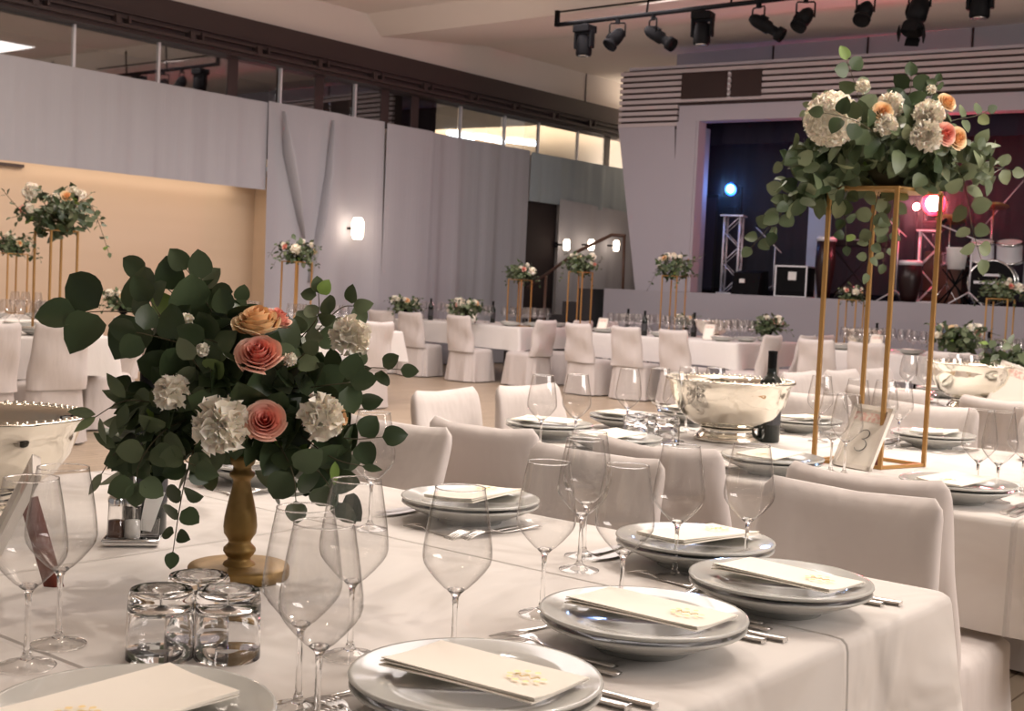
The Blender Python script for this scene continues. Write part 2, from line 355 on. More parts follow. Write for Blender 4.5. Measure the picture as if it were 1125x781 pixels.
# stage
b = MB(); b.box((15.72, 2.0, .66), (.06, 17.9, 1.31)); struct(b.build('wall_stage_front', 'stage'))
b = MB(); b.box((17.6, 2.0, 1.28), (3.7, 17.9, .07)); struct(b.build('floor_stage', 'stage_floor'))
def drape(name, p0, p1, z0, z1, m, folds, amp, off=0., nz=8, flare=0., seed=0, parent=None, ztop=None):
    p0 = V(p0); p1 = V(p1); d = (p1 - p0); Ln = d.length; d.normalize(); nrm = V((d.y, -d.x, 0)); rn = random.Random(seed)
    ph = [rn.uniform(0, 6.28) for _ in range(5)]
    def fn(u, v):
        s_ = u * Ln; w = math.sin(s_ * folds + ph[0]) + .6 * math.sin(s_ * folds * 1.63 + ph[1] + .8 * math.sin(v * 2 + ph[2])) + .35 * math.sin(s_ * folds * 3.1 + ph[3])
        zt = z1 if ztop is None else ztop(u)
        q = p0 + d * s_ + nrm * (off + amp * w * (.45 + .55 * (1 - v)) + flare * (1 - v)); q.z = z0 + (zt - z0) * v; return q
    mb = MB(); mb.grid(fn, max(12, int(Ln * folds * 2.2)), nz); o = mb.build(name, m, parent)
    return o
o = drape('stage_curtain', (19.0, 11.0, 0), (19.0, YR, 0), 1.32, 5.0, 'black_fabric', 9, .06, seed=3); tag(o, 'black pleated backdrop curtain along the back of the stage', 'curtain')
o = drape('stage_curtain', (16.75, 10.72, 0), (19.0, 10.6, 0), 1.32, 4.4, 'black_fabric', 9, .04, seed=5); tag(o, 'black side curtain at left end of the stage opening', 'curtain')
o = drape('stage_curtain', (16.9, 10.0, 0), (17.4, YR, 0), 3.55, 4.6, 'black_fabric', 7, .04, seed=6); tag(o, 'black border curtain across the top of the stage opening', 'curtain')

# wall curtains (white drapes hung on the left wall)
YC = WY - .10
def xc(px, py): return ony(px, py, YC).x
x295, x420, x445, x470, x583, x597, x690 = [xc(*p) for p in ((295, 113), (420, 137), (445, 142), (470, 147), (583, 170), (600, 215), (692, 200))]
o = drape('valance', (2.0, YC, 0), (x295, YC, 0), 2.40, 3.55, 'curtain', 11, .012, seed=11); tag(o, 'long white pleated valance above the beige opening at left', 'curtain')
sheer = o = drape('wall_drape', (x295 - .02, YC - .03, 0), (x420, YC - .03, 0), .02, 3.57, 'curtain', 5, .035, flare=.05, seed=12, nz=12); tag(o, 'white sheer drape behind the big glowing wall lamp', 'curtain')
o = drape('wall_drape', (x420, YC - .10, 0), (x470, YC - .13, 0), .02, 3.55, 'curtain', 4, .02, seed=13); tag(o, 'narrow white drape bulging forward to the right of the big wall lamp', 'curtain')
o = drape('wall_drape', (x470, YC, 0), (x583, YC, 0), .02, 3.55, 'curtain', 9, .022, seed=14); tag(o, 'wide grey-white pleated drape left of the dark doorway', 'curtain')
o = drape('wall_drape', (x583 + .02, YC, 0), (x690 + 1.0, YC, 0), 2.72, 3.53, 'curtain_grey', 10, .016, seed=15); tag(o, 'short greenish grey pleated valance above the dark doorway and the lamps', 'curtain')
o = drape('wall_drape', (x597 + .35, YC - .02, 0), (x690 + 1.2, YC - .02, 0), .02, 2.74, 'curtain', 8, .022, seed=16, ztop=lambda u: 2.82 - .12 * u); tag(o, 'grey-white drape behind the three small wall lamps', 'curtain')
# swagged tie lines of the sheer drape
def swag(pts, r, label):
    mb = MB(); mb.tube(pts, r, 10, flat=.3); mb.build('swag_fold', 'curtain', sheer)
def wp(px, py, off=.12): return ony(px, py, YC - off)
swag([wp(312, 122), wp(318, 170), wp(326, 215), wp(334, 262)], [.03, .13, .11, .03], 'white swagged fold crossing behind the tall flower stand by the sheer drape')
swag([wp(366, 132), wp(362, 190), wp(352, 250), wp(340, 310)], [.03, .10, .12, .04], 'white swagged fold falling left of the big wall lamp')
b = MB(); b.box(((x583 + x597) / 2 + .15, WY - .01, 1.36), (x597 - x583 + .5, .06, 2.72)); struct(b.build('door_1', 'doorway_shade'))  # flat dark panel, the shade of the open doorway put into its colour

# wall lamps
def sconce(name, px, py, r, h, label, power, seed=0):
    p = ony(px, py, YC - .22); t = empty(name, p, 0, label, 'wall lamp', None)
    mb = MB(); mb.lathe([(.001, -h / 2), (r * .7, -h / 2), (r, -h * .3), (r, h * .3), (r * .7, h / 2), (.001, h / 2)], 20, (0, 0, 0)); mb.build('lamp_shade', 'sconce_glow', t)
    mb = MB(); mb.box((0, .14, 0), (.05, .18, .03)); mb.lathe([(.05, 0), (.05, .02)], 16, (0, .2, 0), Matrix.Rotation(-PI / 2, 3, 'X')); mb.build('bracket', 'black', t)
    l = bpy.data.lights.new('sconce_light', 'POINT'); l.energy = power; l.color = (1, .74, .55); l.shadow_soft_size = .08
    o = bpy.data.objects.new('sconce_light', l); COL.objects.link(o); o.location = p + V((0, -.12, .0)); return t
sconce('wall_lamp', 393, 251, .085, .30, 'large glowing wall lamp on the white drape left of centre', 5)
for i, (px, py) in enumerate([(622.5, 269), (649.5, 269), (677, 270)]):
    sconce('wall_lamp', px, py, .055, .19, ['small oval wall lamp, leftmost of the three beside the handrail', 'small oval wall lamp, middle of the three beside the handrail', 'small oval wall lamp, rightmost of the three beside the handrail'][i], 1.3)

# stair handrail beside the stage
t = empty('handrail', (15.9, 12.2, 0), 0, 'brown stair handrail rising to the stage in front of the drape', 'handrail')
def hp(px, py): return onx(px, py, 16.4) - V((15.9, 12.2, 0))
mb = MB(); mb.tube([hp(580, 316), hp(635, 276), hp(672, 258), hp(687, 259)], .028, 8); mb.build('rail', 'handrail', t)
mb = MB(); mb.tube([hp(686, 259), hp(684, 330)], .022, 8); mb.build('post', 'handrail', t)
mb = MB(); q = hp(600, 300); mb.tube([q, V((q.x, q.y, 0))], .022, 8); mb.build('post', 'handrail', t)
b = MB()
for i in range(6): b.box((16.2, 11.2 + i * .28 + .14, (1.3 - i * .21) / 2), (.9, .28, 1.3 - i * .21))
tag(b.build('stage_steps', 'stage_floor'), 'dark steps up to the stage behind the handrail', 'stairs')

# stage lights hanging from the ceiling bar
BX, BZ = 13.0, 4.62
y0 = onx(612, 25, BX).y
t = empty('lighting_bar', (BX, y0, BZ), 0, 'long black ceiling bar carrying the stage spotlights', 'lighting bar')
mb = MB(); mb.tube([(0, 0, 0), (0, -13, 0)], .028, 10); mb.build('pipe', 'black', t)
mb = MB(); mb.tube([(0, 0, .16), (0, -3.4, .16)], .012, 6); mb.box((0, 0, .08), (.05, .05, .2)); mb.build('upper_rail', 'black', t)
for yy in (-1.35, -2.5, -4.8, -7.5): mb = MB(); mb.tube([(0, yy, 0), (0, yy - .05, ZC - .05 - BZ)], .014, 6); mb.build('hanger', 'black', t)
def head_spot(kind):
    """the yoke top is at the origin"""
    t = empty('stage_spotlight'); 
    if kind == 'moving':
        m = MB(); addrbox(m, (0, 0, -.06), (.20, .24, .09), .012); m.box((0, 0, .0), (.04, .06, .08)); m.build('base', 'black', t)
        m = MB()
        for s_ in (-1, 1): addrbox(m, (0, s_ * .115, -.19), (.09, .035, .22), .01)
        m.box((0, 0, -.11), (.07, .24, .03)); m.build('yoke', 'black', t)
        m = MB(); m.lathe([(.05, .12), (.085, .10), (.10, .0), (.10, -.12), (.09, -.14), (.001, -.13)], 20, (0, 0, -.25)); hd = m.build('head', 'black', t)
        m = MB(); m.lathe([(.001, 0), (.07, 0.0), (.075, .01)], 16, (0, 0, -.395)); m.build('lens', 'chrome', hd)
    else:
        m = MB(); m.box((0, 0, .0), (.04, .05, .08)); 
        m.tube([(0, -.10, -.20), (0, -.10, -.05), (0, -.09, -.03), (0, .09, -.03), (0, .10, -.05), (0, .10, -.20)], .010, 6); m.build('yoke', 'black', t)
        R = Matrix.Rotation({'par': .5, 'profile': .95, 'fresnel': .1}[kind], 3, 'X') @ Matrix.Rotation(.5, 3, 'Y'); Ln = {'par': .17, 'profile': .34, 'fresnel': .30}[kind]; r = {'par': .085, 'profile': .075, 'fresnel': .095}[kind]
        m = MB(); m.lathe([(.001, .10), (r * .55, .10), (r * .9, .05), (r, .0), (r, -Ln * .45), (r * .72, -Ln * .5), (r * .72, -Ln * .75), (r * 1.1, -Ln * .78), (r * 1.1, -Ln), (r, -Ln), (r * .9, -Ln * .9), (.001, -Ln * .9)], 18, (0, 0, -.19), R)
        m.box(V((0, 0, -.19)) + R @ V((0, r * .9, -.05)), (.05, .05, .09), R); hd = m.build('can', 'black', t)
        if kind == 'fresnel':
            m = MB()
            for a in range(4): m.box(V((0, 0, -.19)) + R @ (Matrix.Rotation(a * PI / 2, 3, 'Z') @ V((r * 1.2, 0, -Ln - .03))), (.01, .13, .09) if a % 2 == 0 else (.13, .01, .09), R)
            m.build('barn_door', 'black', hd)
    tag(t, 'x', 'stage light'); return t
for kd in ('moving', 'par', 'profile', 'fresnel'): proto(kd, head_spot(kd))
SP = [(643, 22, 'moving', 0, 'black moving head light at the left end of the bar'), (679, 19, 'par', .3, 'small round black spotlight second from the left on the bar'),
      (718, 13, 'profile', 2.6, 'long black profile spotlight tilted right, third from the left on the bar'), (773, 5, 'moving', .2, 'black moving head light, fourth from the left on the bar'),
      (834, 2, 'profile', 2.8, 'tilted black profile spotlight hanging right of the second moving head'), (886, -5, 'par', .4, 'small spotlight with a bluish sheen left of the tall leaf sprig'),
      (952, -10, 'par', .8, 'small black spotlight above the tall leaf sprig'), (1011, -8, 'fresnel', .2, 'large black barn-door spotlight near the right end of the bar'),
      (1078, -14, 'moving', .1, 'moving head light furthest right, tinted red')]
for px, py, kd, rz, lab in SP:
    p = onx(px, py, BX); put(kd, (BX, p.y, BZ - .035), rz, lab, scale=1.0 if kd != 'fresnel' else 1.1)

# red and blue lamps on truss towers
def tower(px, w, z1, label):
    p = onx(px, 300, 17.3); t = empty('truss_tower', (17.3, p.y, 1.32), .3, label, 'truss tower')
    h = z1 - 1.32
    m = MB()
    for a in (-1, 1):
        for c in (-1, 1): m.tube([(a * w, c * w, 0), (a * w, c * w, h)], .018, 8)
    m.build('upright', 'alu', t)
    m = MB(); n = int(h / .22)
    for i in range(n):
        z0, z2 = i * h / n, (i + 1) * h / n; s_ = 1 if i % 2 else -1
        for a in (-1, 1): m.tube([(a * w, -s_ * w, z0), (a * w, s_ * w, z2)], .008, 5); m.tube([(-s_ * w, a * w, z0), (s_ * w, a * w, z2)], .008, 5)
    m.build('brace', 'alu', t)
    m = MB(); m.box((0, 0, h + .01), (w * 2.9, w * 2.9, .02)); m.build('top_plate', 'alu', t); m = MB(); m.box((0, 0, .01), (w * 3, w * 3, .02)); m.build('base_plate', 'alu', t)
    return t, p.y, z1
tower(803, .12, 2.50, 'silver truss tower under the blue lamp at stage left')
tower(1018, .11, 2.30, 'silver truss tower under the red lamp')
def lamp(px, py, r, m1, label, col, power, zb):
    p = onx(px, py, 17.2); t = empty('moving_head_lamp', (17.3, p.y, zb + .02), 0, label, 'stage light'); dz = p.z - zb - .02
    m = MB(); addrbox(m, (0, 0, .05), (.22, .26, .10), .015); m.build('base', 'black', t)
    m = MB()
    for s_ in (-1, 1): addrbox(m, (0, s_ * .14, dz / 2 + .05), (.07, .03, dz), .008)
    m.box((0, 0, .11), (.06, .28, .02)); m.build('yoke', 'black', t)
    R = Matrix.Rotation(-PI / 2 - .1, 3, 'Y') @ Matrix.Rotation(0, 3, 'X')
    m = MB(); m.lathe([(.001, -.14), (.08, -.13), (.115, 0), (.115, .08), (.10, .085)], 20, (0, 0, dz), R, cap=False); hd = m.build('head', 'black', t)
    m = MB(); m.lathe([(.001, 0.02), (r * .62, .012)], 20, (-.075, 0, dz + .01), R, cap=False); m.build('lens_core', m1, hd)
    m = MB(); m.lathe([(r * .62, 0.012), (r, .0)], 24, (-.075, 0, dz + .01), R, cap=False); m.build('lens_halo_ring', 'red_halo' if m1 == 'red_glow' else 'blue_halo', hd)  # glowing outer ring imitates the halo around the bright lens
    l = bpy.data.lights.new('stage_beam', 'SPOT'); l.energy = power; l.color = col; l.spot_size = math.radians(50); l.spot_blend = .8; l.shadow_soft_size = .08
    o = bpy.data.objects.new('stage_beam', l); COL.objects.link(o); o.location = (17.1, p.y, p.z); o.rotation_euler = (CAM + V((2, 1, -.6)) - o.location).to_track_quat('-Z', 'Y').to_euler()
lamp(802, 208, .10, 'blue_glow', 'glowing blue stage lamp on top of the left truss tower', (.3, .5, 1), 80, 2.52)
lamp(1025, 224, .165, 'red_glow', 'glowing red stage lamp on the right truss tower', (1, .05, .1), 70, 2.32)
p = onx(1006, 227, 17.2)
t = empty('small_lamp', (17.25, p.y, p.z - .14), 0, 'small red lamp just left of the large red one', 'stage light')
m = MB(); m.lathe([(.001, -.06), (.05, -.05), (.055, .03)], 16, (0, 0, .14), Matrix.Rotation(-PI / 2, 3, 'Y'), cap=False); m.build('can', 'black', t)
m = MB(); m.lathe([(.001, .0), (.045, 0)], 16, (-.03, 0, .14), Matrix.Rotation(-PI / 2, 3, 'Y'), cap=False); m.build('lens', 'red_glow', t)
m = MB(); m.tube([(.02, 0, .12), (.02, 0, -1.0), (.02, -.35, -1.05)], .012, 6); m.build('bracket', 'black', t)

# music gear on the stage (stage floor 1.32)
def st(px, py, x=17.3): p = onx(px, py, x); return V((x, p.y, 1.32))
SF = 1.316
t = empty('loudspeaker', st(777, 300, 17.25), .1, 'tall black loudspeaker at the left end of the stage opening', 'loudspeaker')
m = MB(); addrbox(m, (0, 0, .75), (.5, .46, 1.5), .02); m.build('cabinet', 'black', t)
m = MB(); m.box((-.26, 0, .75), (.01, .40, 1.4)); m.build('grille', 'black_fabric', t)
t = empty('roll_up_banner', st(897, 300, 18.2), .1, 'pale blue upright banner at the back of the stage', 'banner')
m = MB(); m.box((0, 0, 1.0), (.01, .36, 1.9)); m.build('panel', 'banner', t)
m = MB(); m.box((0, 0, .03), (.12, .40, .06)); m.tube([(.03, 0, .05), (.03, 0, 1.96)], .012, 6); m.build('base', 'alu', t)
t = empty('flight_case', st(874, 300, 17.1), .15, 'black flight case with metal edges on the stage', 'equipment case')
m = MB(); m.box((0, 0, .22), (.4, .46, .44)); m.build('case_body', 'black', t)
m = MB()
for a in (-1, 1):
    for c in (-1, 1): m.box((a * .2, c * .23, .22), (.022, .022, .46)); m.box((a * .2, 0, .22 + c * .22), (.022, .47, .022)); m.box((0, a * .23, .22 + c * .22), (.41, .022, .022))
m.build('edge', 'alu', t)
m = MB(); m.box((-.206, -.02, .30), (.006, .12, .12)); m.build('badge', 'white_plain', t)
def conga(px, rz, label, h=.78, r=.17, x=17.0):
    t = empty('conga_drum', st(px, 300, x), rz, label, 'drum')
    m = MB(); m.lathe([(r * .65, 0), (r * .8, .15 * h), (r * 1.1, .55 * h), (r, h)], 24); m.build('shell', 'rosewood', t)
    m = MB(); m.lathe([(r + .012, h - .05), (r + .012, h + .008), (r, h + .015), (.001, h + .012)], 24); m.build('drum_head', 'alu', t)
    return t
conga(906, 0, 'dark red drum beside the flight case under the banner', .86, .13)
conga(1000, 0, 'dark drum left of the red lamp tower', .55, .15)
def drum(t, name, c, r, h, axis, shellm, headm='white_plain'):
    m = MB(); R = Matrix.Rotation(axis, 3, 'Y'); m.lathe([(r, -h / 2), (r, h / 2)], 28, c, R, cap=False); s_ = m.build(name, shellm, t)
    m = MB(); m.lathe([(.001, h / 2), (r * .98, h / 2)], 28, c, R, cap=False); m.lathe([(.001, -h / 2), (r * .98, -h / 2)], 28, c, R, cap=False); m.build('drum_head', headm, s_)
    m = MB()
    for e in (-1, 1): m.lathe([(r - .005, e * h / 2 - .02), (r + .015, e * h / 2 - .02), (r + .015, e * h / 2 + .01), (r - .005, e * h / 2 + .01)], 28, c, R, cap=False)
    m.build('hoop', 'chrome', s_)
t = empty('drum_kit', st(1092, 300, 17.1), .2, 'drum kit with black front head and cymbals at right of the stage', 'drum kit')
drum(t, 'bass_drum', (0, 0, .30), .29, .4, PI / 2, 'alu', 'black')
m = MB(); m.box((-.206, 0, .30), (.004, .44, .035)); m.box((-.206, 0, .40), (.004, .22, .03)); m.build('drum_logo_band', 'alu', t)
drum(t, 'rack_tom', (-.05, .16, .72), .15, .24, -.3, 'alu'); drum(t, 'rack_tom', (-.05, -.18, .72), .16, .25, -.3, 'alu'); drum(t, 'floor_tom', (.1, -.55, .42), .2, .4, 0, 'alu'); drum(t, 'snare_drum', (.1, .5, .60), .18, .15, 0, 'chrome')
for (x, y, z, r, ti) in ((.2, .62, 1.15, .2, .3), (.1, -.62, 1.25, .22, -.35), (.35, .1, 1.35, .2, .2)):
    m = MB(); m.lathe([(.001, .02), (.03, .02), (.05, .005), (r, -.01), (.001, .0)], 24, (x, y, z), Matrix.Rotation(ti, 3, 'Y')); m.build('cymbal', 'gold_metal', t)
    m = MB(); m.tube([(x, y, z), (x, y, .25)], .01, 6)
    for a in range(3): m.tube([(x, y, .28), (x + .2 * math.cos(a * 2.1), y + .2 * math.sin(a * 2.1), 0)], .008, 5)
    m.build('cymbal_stand', 'chrome', t)
def micstand(px, label, x=16.9, h=1.25, boom=(.0, -.5, .35), pz=0):
    t = empty('microphone_stand', st(px, 300, x), 0, label, 'microphone stand')
    m = MB(); m.tube([(0, 0, .1), (0, 0, h)], .011, 6)
    for a in range(3): m.tube([(0, 0, .16), (.25 * math.cos(a * 2.1), .25 * math.sin(a * 2.1), .0)], .009, 5)
    m.build('stand', 'alu', t)
    m = MB(); m.tube([(0, -boom[1] * .3, h - boom[2] * .3), (boom[0], boom[1], h + boom[2])], .009, 6); bo = m.build('boom', 'alu', t)
    m = MB(); m.tube([(boom[0], boom[1], h + boom[2]), (boom[0], boom[1] - .1, h + boom[2] + .06)], [.014, .026], 8); m.build('microphone', 'black', bo)
micstand(1066, 'boom microphone stand left of the drum kit', 16.45, .85, (0, .45, .18))
micstand(1086, 'tall boom microphone stand with its arm raised by the drum kit', 18.1, 1.25, (0, -.4, .5))
micstand(850, 'boom stand beside the loudspeaker, arm sloping down right', 17.6, .75, (0, -.45, -.3) if 0 else (0, .35, .3))
micstand(985, 'microphone stand between the gold stand poles', 17.3, 1.0, (0, .35, .3))
t = empty('bucket_stand', st(1050, 300, 16.9), 0, 'white ice bucket on a folding stand left of the drum kit', 'bucket')
m = MB(); m.lathe([(.11, .46), (.14, .74), (.145, .75), (.13, .74), (.10, .48)], 20); m.build('bucket', 'white_plain', t)
m = MB()
for a in (-1, 1): m.tube([(-.12, a * .18, 0), (.12, -a * .14, .46)], .012, 6); m.tube([(.12, a * .18, 0), (-.12, -a * .14, .46)], .012, 6)
m.build('leg', 'black', t)
t = empty('amplifier', st(1040, 300, 17.6), 0, 'brown amplifier cabinet behind the white bucket', 'amplifier')
m = MB(); addrbox(m, (0, 0, .36), (.3, .55, .72), .015); m.build('cabinet', 'brown', t)
m = MB(); m.box((-.153, 0, .33), (.01, .46, .5)); m.build('grille', 'brown', t)
t = empty('keyboard', st(938, 300, 17.3), 0, 'black keyboard with a white sheet on a crossed stand between the gold poles', 'keyboard')
m = MB(); addrbox(m, (0, 0, .80), (.3, .9, .09), .012); kb = m.build('keyboard_body', 'black', t)
m = MB(); m.box((-.02, 0, .85), (.1, .24, .01)); m.build('music_sheet', 'white_plain', kb)
m = MB(); m.tube([(0, -.35, 0), (0, .35, .75)], .015, 6); m.tube([(0, .35, 0), (0, -.35, .75)], .015, 6); m.build('stand', 'black', t)
t = empty('floor_monitor', st(824, 300, 16.8), 0, 'black wedge monitor by the left truss tower', 'loudspeaker')
m = MB(); m.add([(-.15, -.22, 0), (.2, -.22, 0), (.2, .22, 0), (-.15, .22, 0), (-.08, -.22, .32), (.15, -.22, .36), (.15, .22, .36), (-.08, .22, .32)], [(0, 3, 2, 1), (4, 5, 6, 7), (0, 1, 5, 4), (1, 2, 6, 5), (2, 3, 7, 6), (3, 0, 4, 7)], 0, False); m.build('cabinet', 'black', t)
m = MB(); m.box((-.135, .05, .2), (.02, .08, .06)); m.build('badge', 'white_plain', t)

# round ceiling downlights
CL = [(4.3, .4), (5.6, 1.8), (3.2, 3.4), (6.8, 3.2), (8.2, 4.5), (2.2, 5.6), (-1.0, 1.0), (4.2, 6.5), (9.5, .5)]
m = MB(); t = empty('ceiling_downlight'); m.lathe([(.10, 0), (.11, -.012), (.085, -.016), (.08, 0)], 20, cap=False); m.build('rim', 'chrome', t)
m = MB(); m.lathe([(.001, -.004), (.08, -.004)], 20, cap=False); m.build('bulb', 'white_glow', t); tag(t, '', 'ceiling light'); proto('down', t)
for i, (x, y) in enumerate(CL): put('down', (x, y, ZC - .002), 0, 'round warm downlight set in the hall ceiling above the tables', 'ceiling light', 'ceiling downlights')

# ------------------------------------------------------------------ tables
def tablecloth(mb, x0, x1, y0, y1, drop=.30, seed=0, n=60, z=.75):
    """top with rounded edge, then a skirt of soft folds"""
    rn = random.Random(seed); ph = [rn.uniform(0, 6.28) for _ in range(8)]
    cx, cy, hx, hy = (x0 + x1) / 2, (y0 + y1) / 2, (x1 - x0) / 2, (y1 - y0) / 2; R = .03
    per = []
    def arc(ax, ay, a0): return [(ax + R * math.cos(a0 + i * PI / 8), ay + R * math.sin(a0 + i * PI / 8)) for i in range(5)]
    def seg(p, q):
        k = max(2, int((V((q[0] - p[0], q[1] - p[1], 0)).length) / .045)); return [(p[0] + (q[0] - p[0]) * i / k, p[1] + (q[1] - p[1]) * i / k) for i in range(1, k)]
    c = [arc(hx - R, hy - R, 0), arc(-hx + R, hy - R, PI / 2), arc(-hx + R, -hy + R, PI), arc(hx - R, -hy + R, 1.5 * PI)]
    for i in range(4): per += c[i] + seg(c[i][-1], c[(i + 1) % 4][0])
    N_ = len(per); s_ = 0; S_ = [0]
    for i in range(1, N_): s_ += math.hypot(per[i][0] - per[i - 1][0], per[i][1] - per[i - 1][1]); S_.append(s_)
    rings = []
    def corner(i): x, y = per[i]; return max(0, 1 - math.hypot(hx - abs(x), hy - abs(y)) / .22)
    for (ins, zz) in ((.14, 0.), (.03, 0.), (.008, -.002), (0., -.009), (-.003, -.02)):
        rings.append([(cx + x * (1 - ins / hx), cy + y * (1 - ins / hy), z + zz) for x, y in per])
    K = 7
    for kk in range(1, K + 1):
        v = kk / K; ring = []
        for i, (x, y) in enumerate(per):
            w = math.sin(S_[i] * 9 + ph[0]) * .5 + math.sin(S_[i] * 17 + ph[1]) * .35 + math.sin(S_[i] * 31 + ph[2]) * .15
            cf = corner(i); off = .004 + v * (.010 + .010 * w) + cf * v * .05 * (1 + .3 * math.sin(S_[i] * 40))
            nx = x / hx; ny = y / hy; q = V((nx ** 7, ny ** 7, 0)); 
            if q.length < 1e-6: q = V((nx, ny, 0))
            q.normalize(); hem = drop * (1 - .02 + .03 * math.sin(S_[i] * 3 + ph[3]) + .08 * cf)
            ring.append((cx + x + q.x * off, cy + y + q.y * off, z - .02 - (hem - .02) * v))
        rings.append(ring)
    vs = [p for r_ in rings for p in r_]; fs = []
    for a in range(len(rings) - 1):
        for i in range(N_): j = (i + 1) % N_; fs.append((a * N_ + i, (a + 1) * N_ + i, (a + 1) * N_ + j, a * N_ + j))
    fs.append(tuple(range(N_)))
    mb.add(vs, fs)
def cloth_mat(creases):
    """linen with the ironed fold lines of the cloth"""
    m = mat('ironed_linen', (.64, .605, .57), .85, sheen=.2, spec=.2); N, L, bs = nodes(m)
    geo = N.new('ShaderNodeTexCoord'); sx = N.new('ShaderNodeSeparateXYZ'); L.new(geo.outputs['Object'], sx.inputs[0])
    no = N.new('ShaderNodeTexNoise'); no.inputs['Scale'].default_value = 2.6; no.inputs['Detail'].default_value = 2.5; no.inputs['Distortion'].default_value = .5; L.new(geo.outputs['Object'], no.inputs['Vector'])
    last = None
    for ax, per in creases:
        md = N.new('ShaderNodeMath'); md.operation = 'PINGPONG'; md.inputs[1].default_value = per; L.new(sx.outputs[ax], md.inputs[0])
        mr = N.new('ShaderNodeMapRange'); mr.inputs['From Min'].default_value = 0; mr.inputs['From Max'].default_value = .008; mr.inputs['To Min'].default_value = 0; mr.inputs['To Max'].default_value = 1; L.new(md.outputs[0], mr.inputs['Value'])
        if last is None: last = mr.outputs[0]
        else: mm = N.new('ShaderNodeMath'); mm.operation = 'MULTIPLY'; L.new(last, mm.inputs[0]); L.new(mr.outputs[0], mm.inputs[1]); last = mm.outputs[0]
    ad = N.new('ShaderNodeMath'); ad.operation = 'MULTIPLY_ADD'; ad.inputs[1].default_value = 2.2; L.new(no.outputs[0], ad.inputs[0])
    sc = N.new('ShaderNodeMath'); sc.operation = 'MULTIPLY'; sc.inputs[1].default_value = .13; L.new(last, sc.inputs[0]); L.new(sc.outputs[0], ad.inputs[2])
    bp = N.new('ShaderNodeBump'); bp.inputs['Strength'].default_value = 1.0; bp.inputs['Distance'].default_value = .045; L.new(ad.outputs[0], bp.inputs['Height']); L.new(bp.outputs[0], bs.inputs['Normal'])
    return m
M['cloth_creased'] = cloth_mat([(0, .46), (1, .49)])
TABLES = {'front': (.60, 2.31, .80, 2.85), 'second': (3.22, 4.80, .70, 2.85), 'third': (6.2, 7.8, .80, 2.85), 'fourth': (9.2, 10.8, .80, 2.85),
          'left': (4.05, 5.65, 8.40, 10.5), 'left back': (5.6, 7.2, 11.0, 12.9), 'left far': (8.1, 9.7, 9.3, 11.5),
          'far left': (12.95, 14.55, 10.35, 12.7), 'far middle': (12.95, 14.55, 7.15, 9.45), 'far right': (13.0, 14.6, 4.9, 6.3), 'right rear': (11.9, 13.5, 1.4, 4.4)}
TD = {'front': 'nearest to the camera', 'second': 'under the tall gold stand', 'third': 'behind the table with the gold stand', 'fourth': 'at the far right edge',
      'left': 'under the tall stand at the left edge', 'left back': 'behind the left table near the wall', 'left far': 'below the big wall lamp',
      'far left': 'at the left of the far row', 'far middle': 'in the middle of the far row before the stage', 'far right': 'at the right of the far row before the stage', 'right rear': 'below the drum kit'}
for nm, (x0, x1, y0, y1) in TABLES.items():
    t = empty('banquet_table', ((x0 + x1) / 2, (y0 + y1) / 2, 0), 0, 'long cloth-covered table ' + TD[nm], 'table')
    hx, hy = (x1 - x0) / 2, (y1 - y0) / 2
    m = MB(); m.box((0, 0, .725), (2 * hx - .03, 2 * hy - .03, .028)); m.build('tabletop', 'wall_cream', t)
    for a in (-1, 1):
        for c in (-1, 1): m = MB(); m.tube([(a * (hx - .35), c * (hy - .3), 0), (a * (hx - .35), c * (hy - .3), .712)], .02, 8); m.build('leg', 'black', t)
    m = MB(); tablecloth(m, x0, x1, y0, y1, .30, hash(nm) % 97 if 0 else len(nm) * 7)
    tag(m.build('tablecloth', 'cloth_creased' if nm in ('front', 'second') else 'cloth'), 'white cloth over the table ' + TD[nm], 'tablecloth')

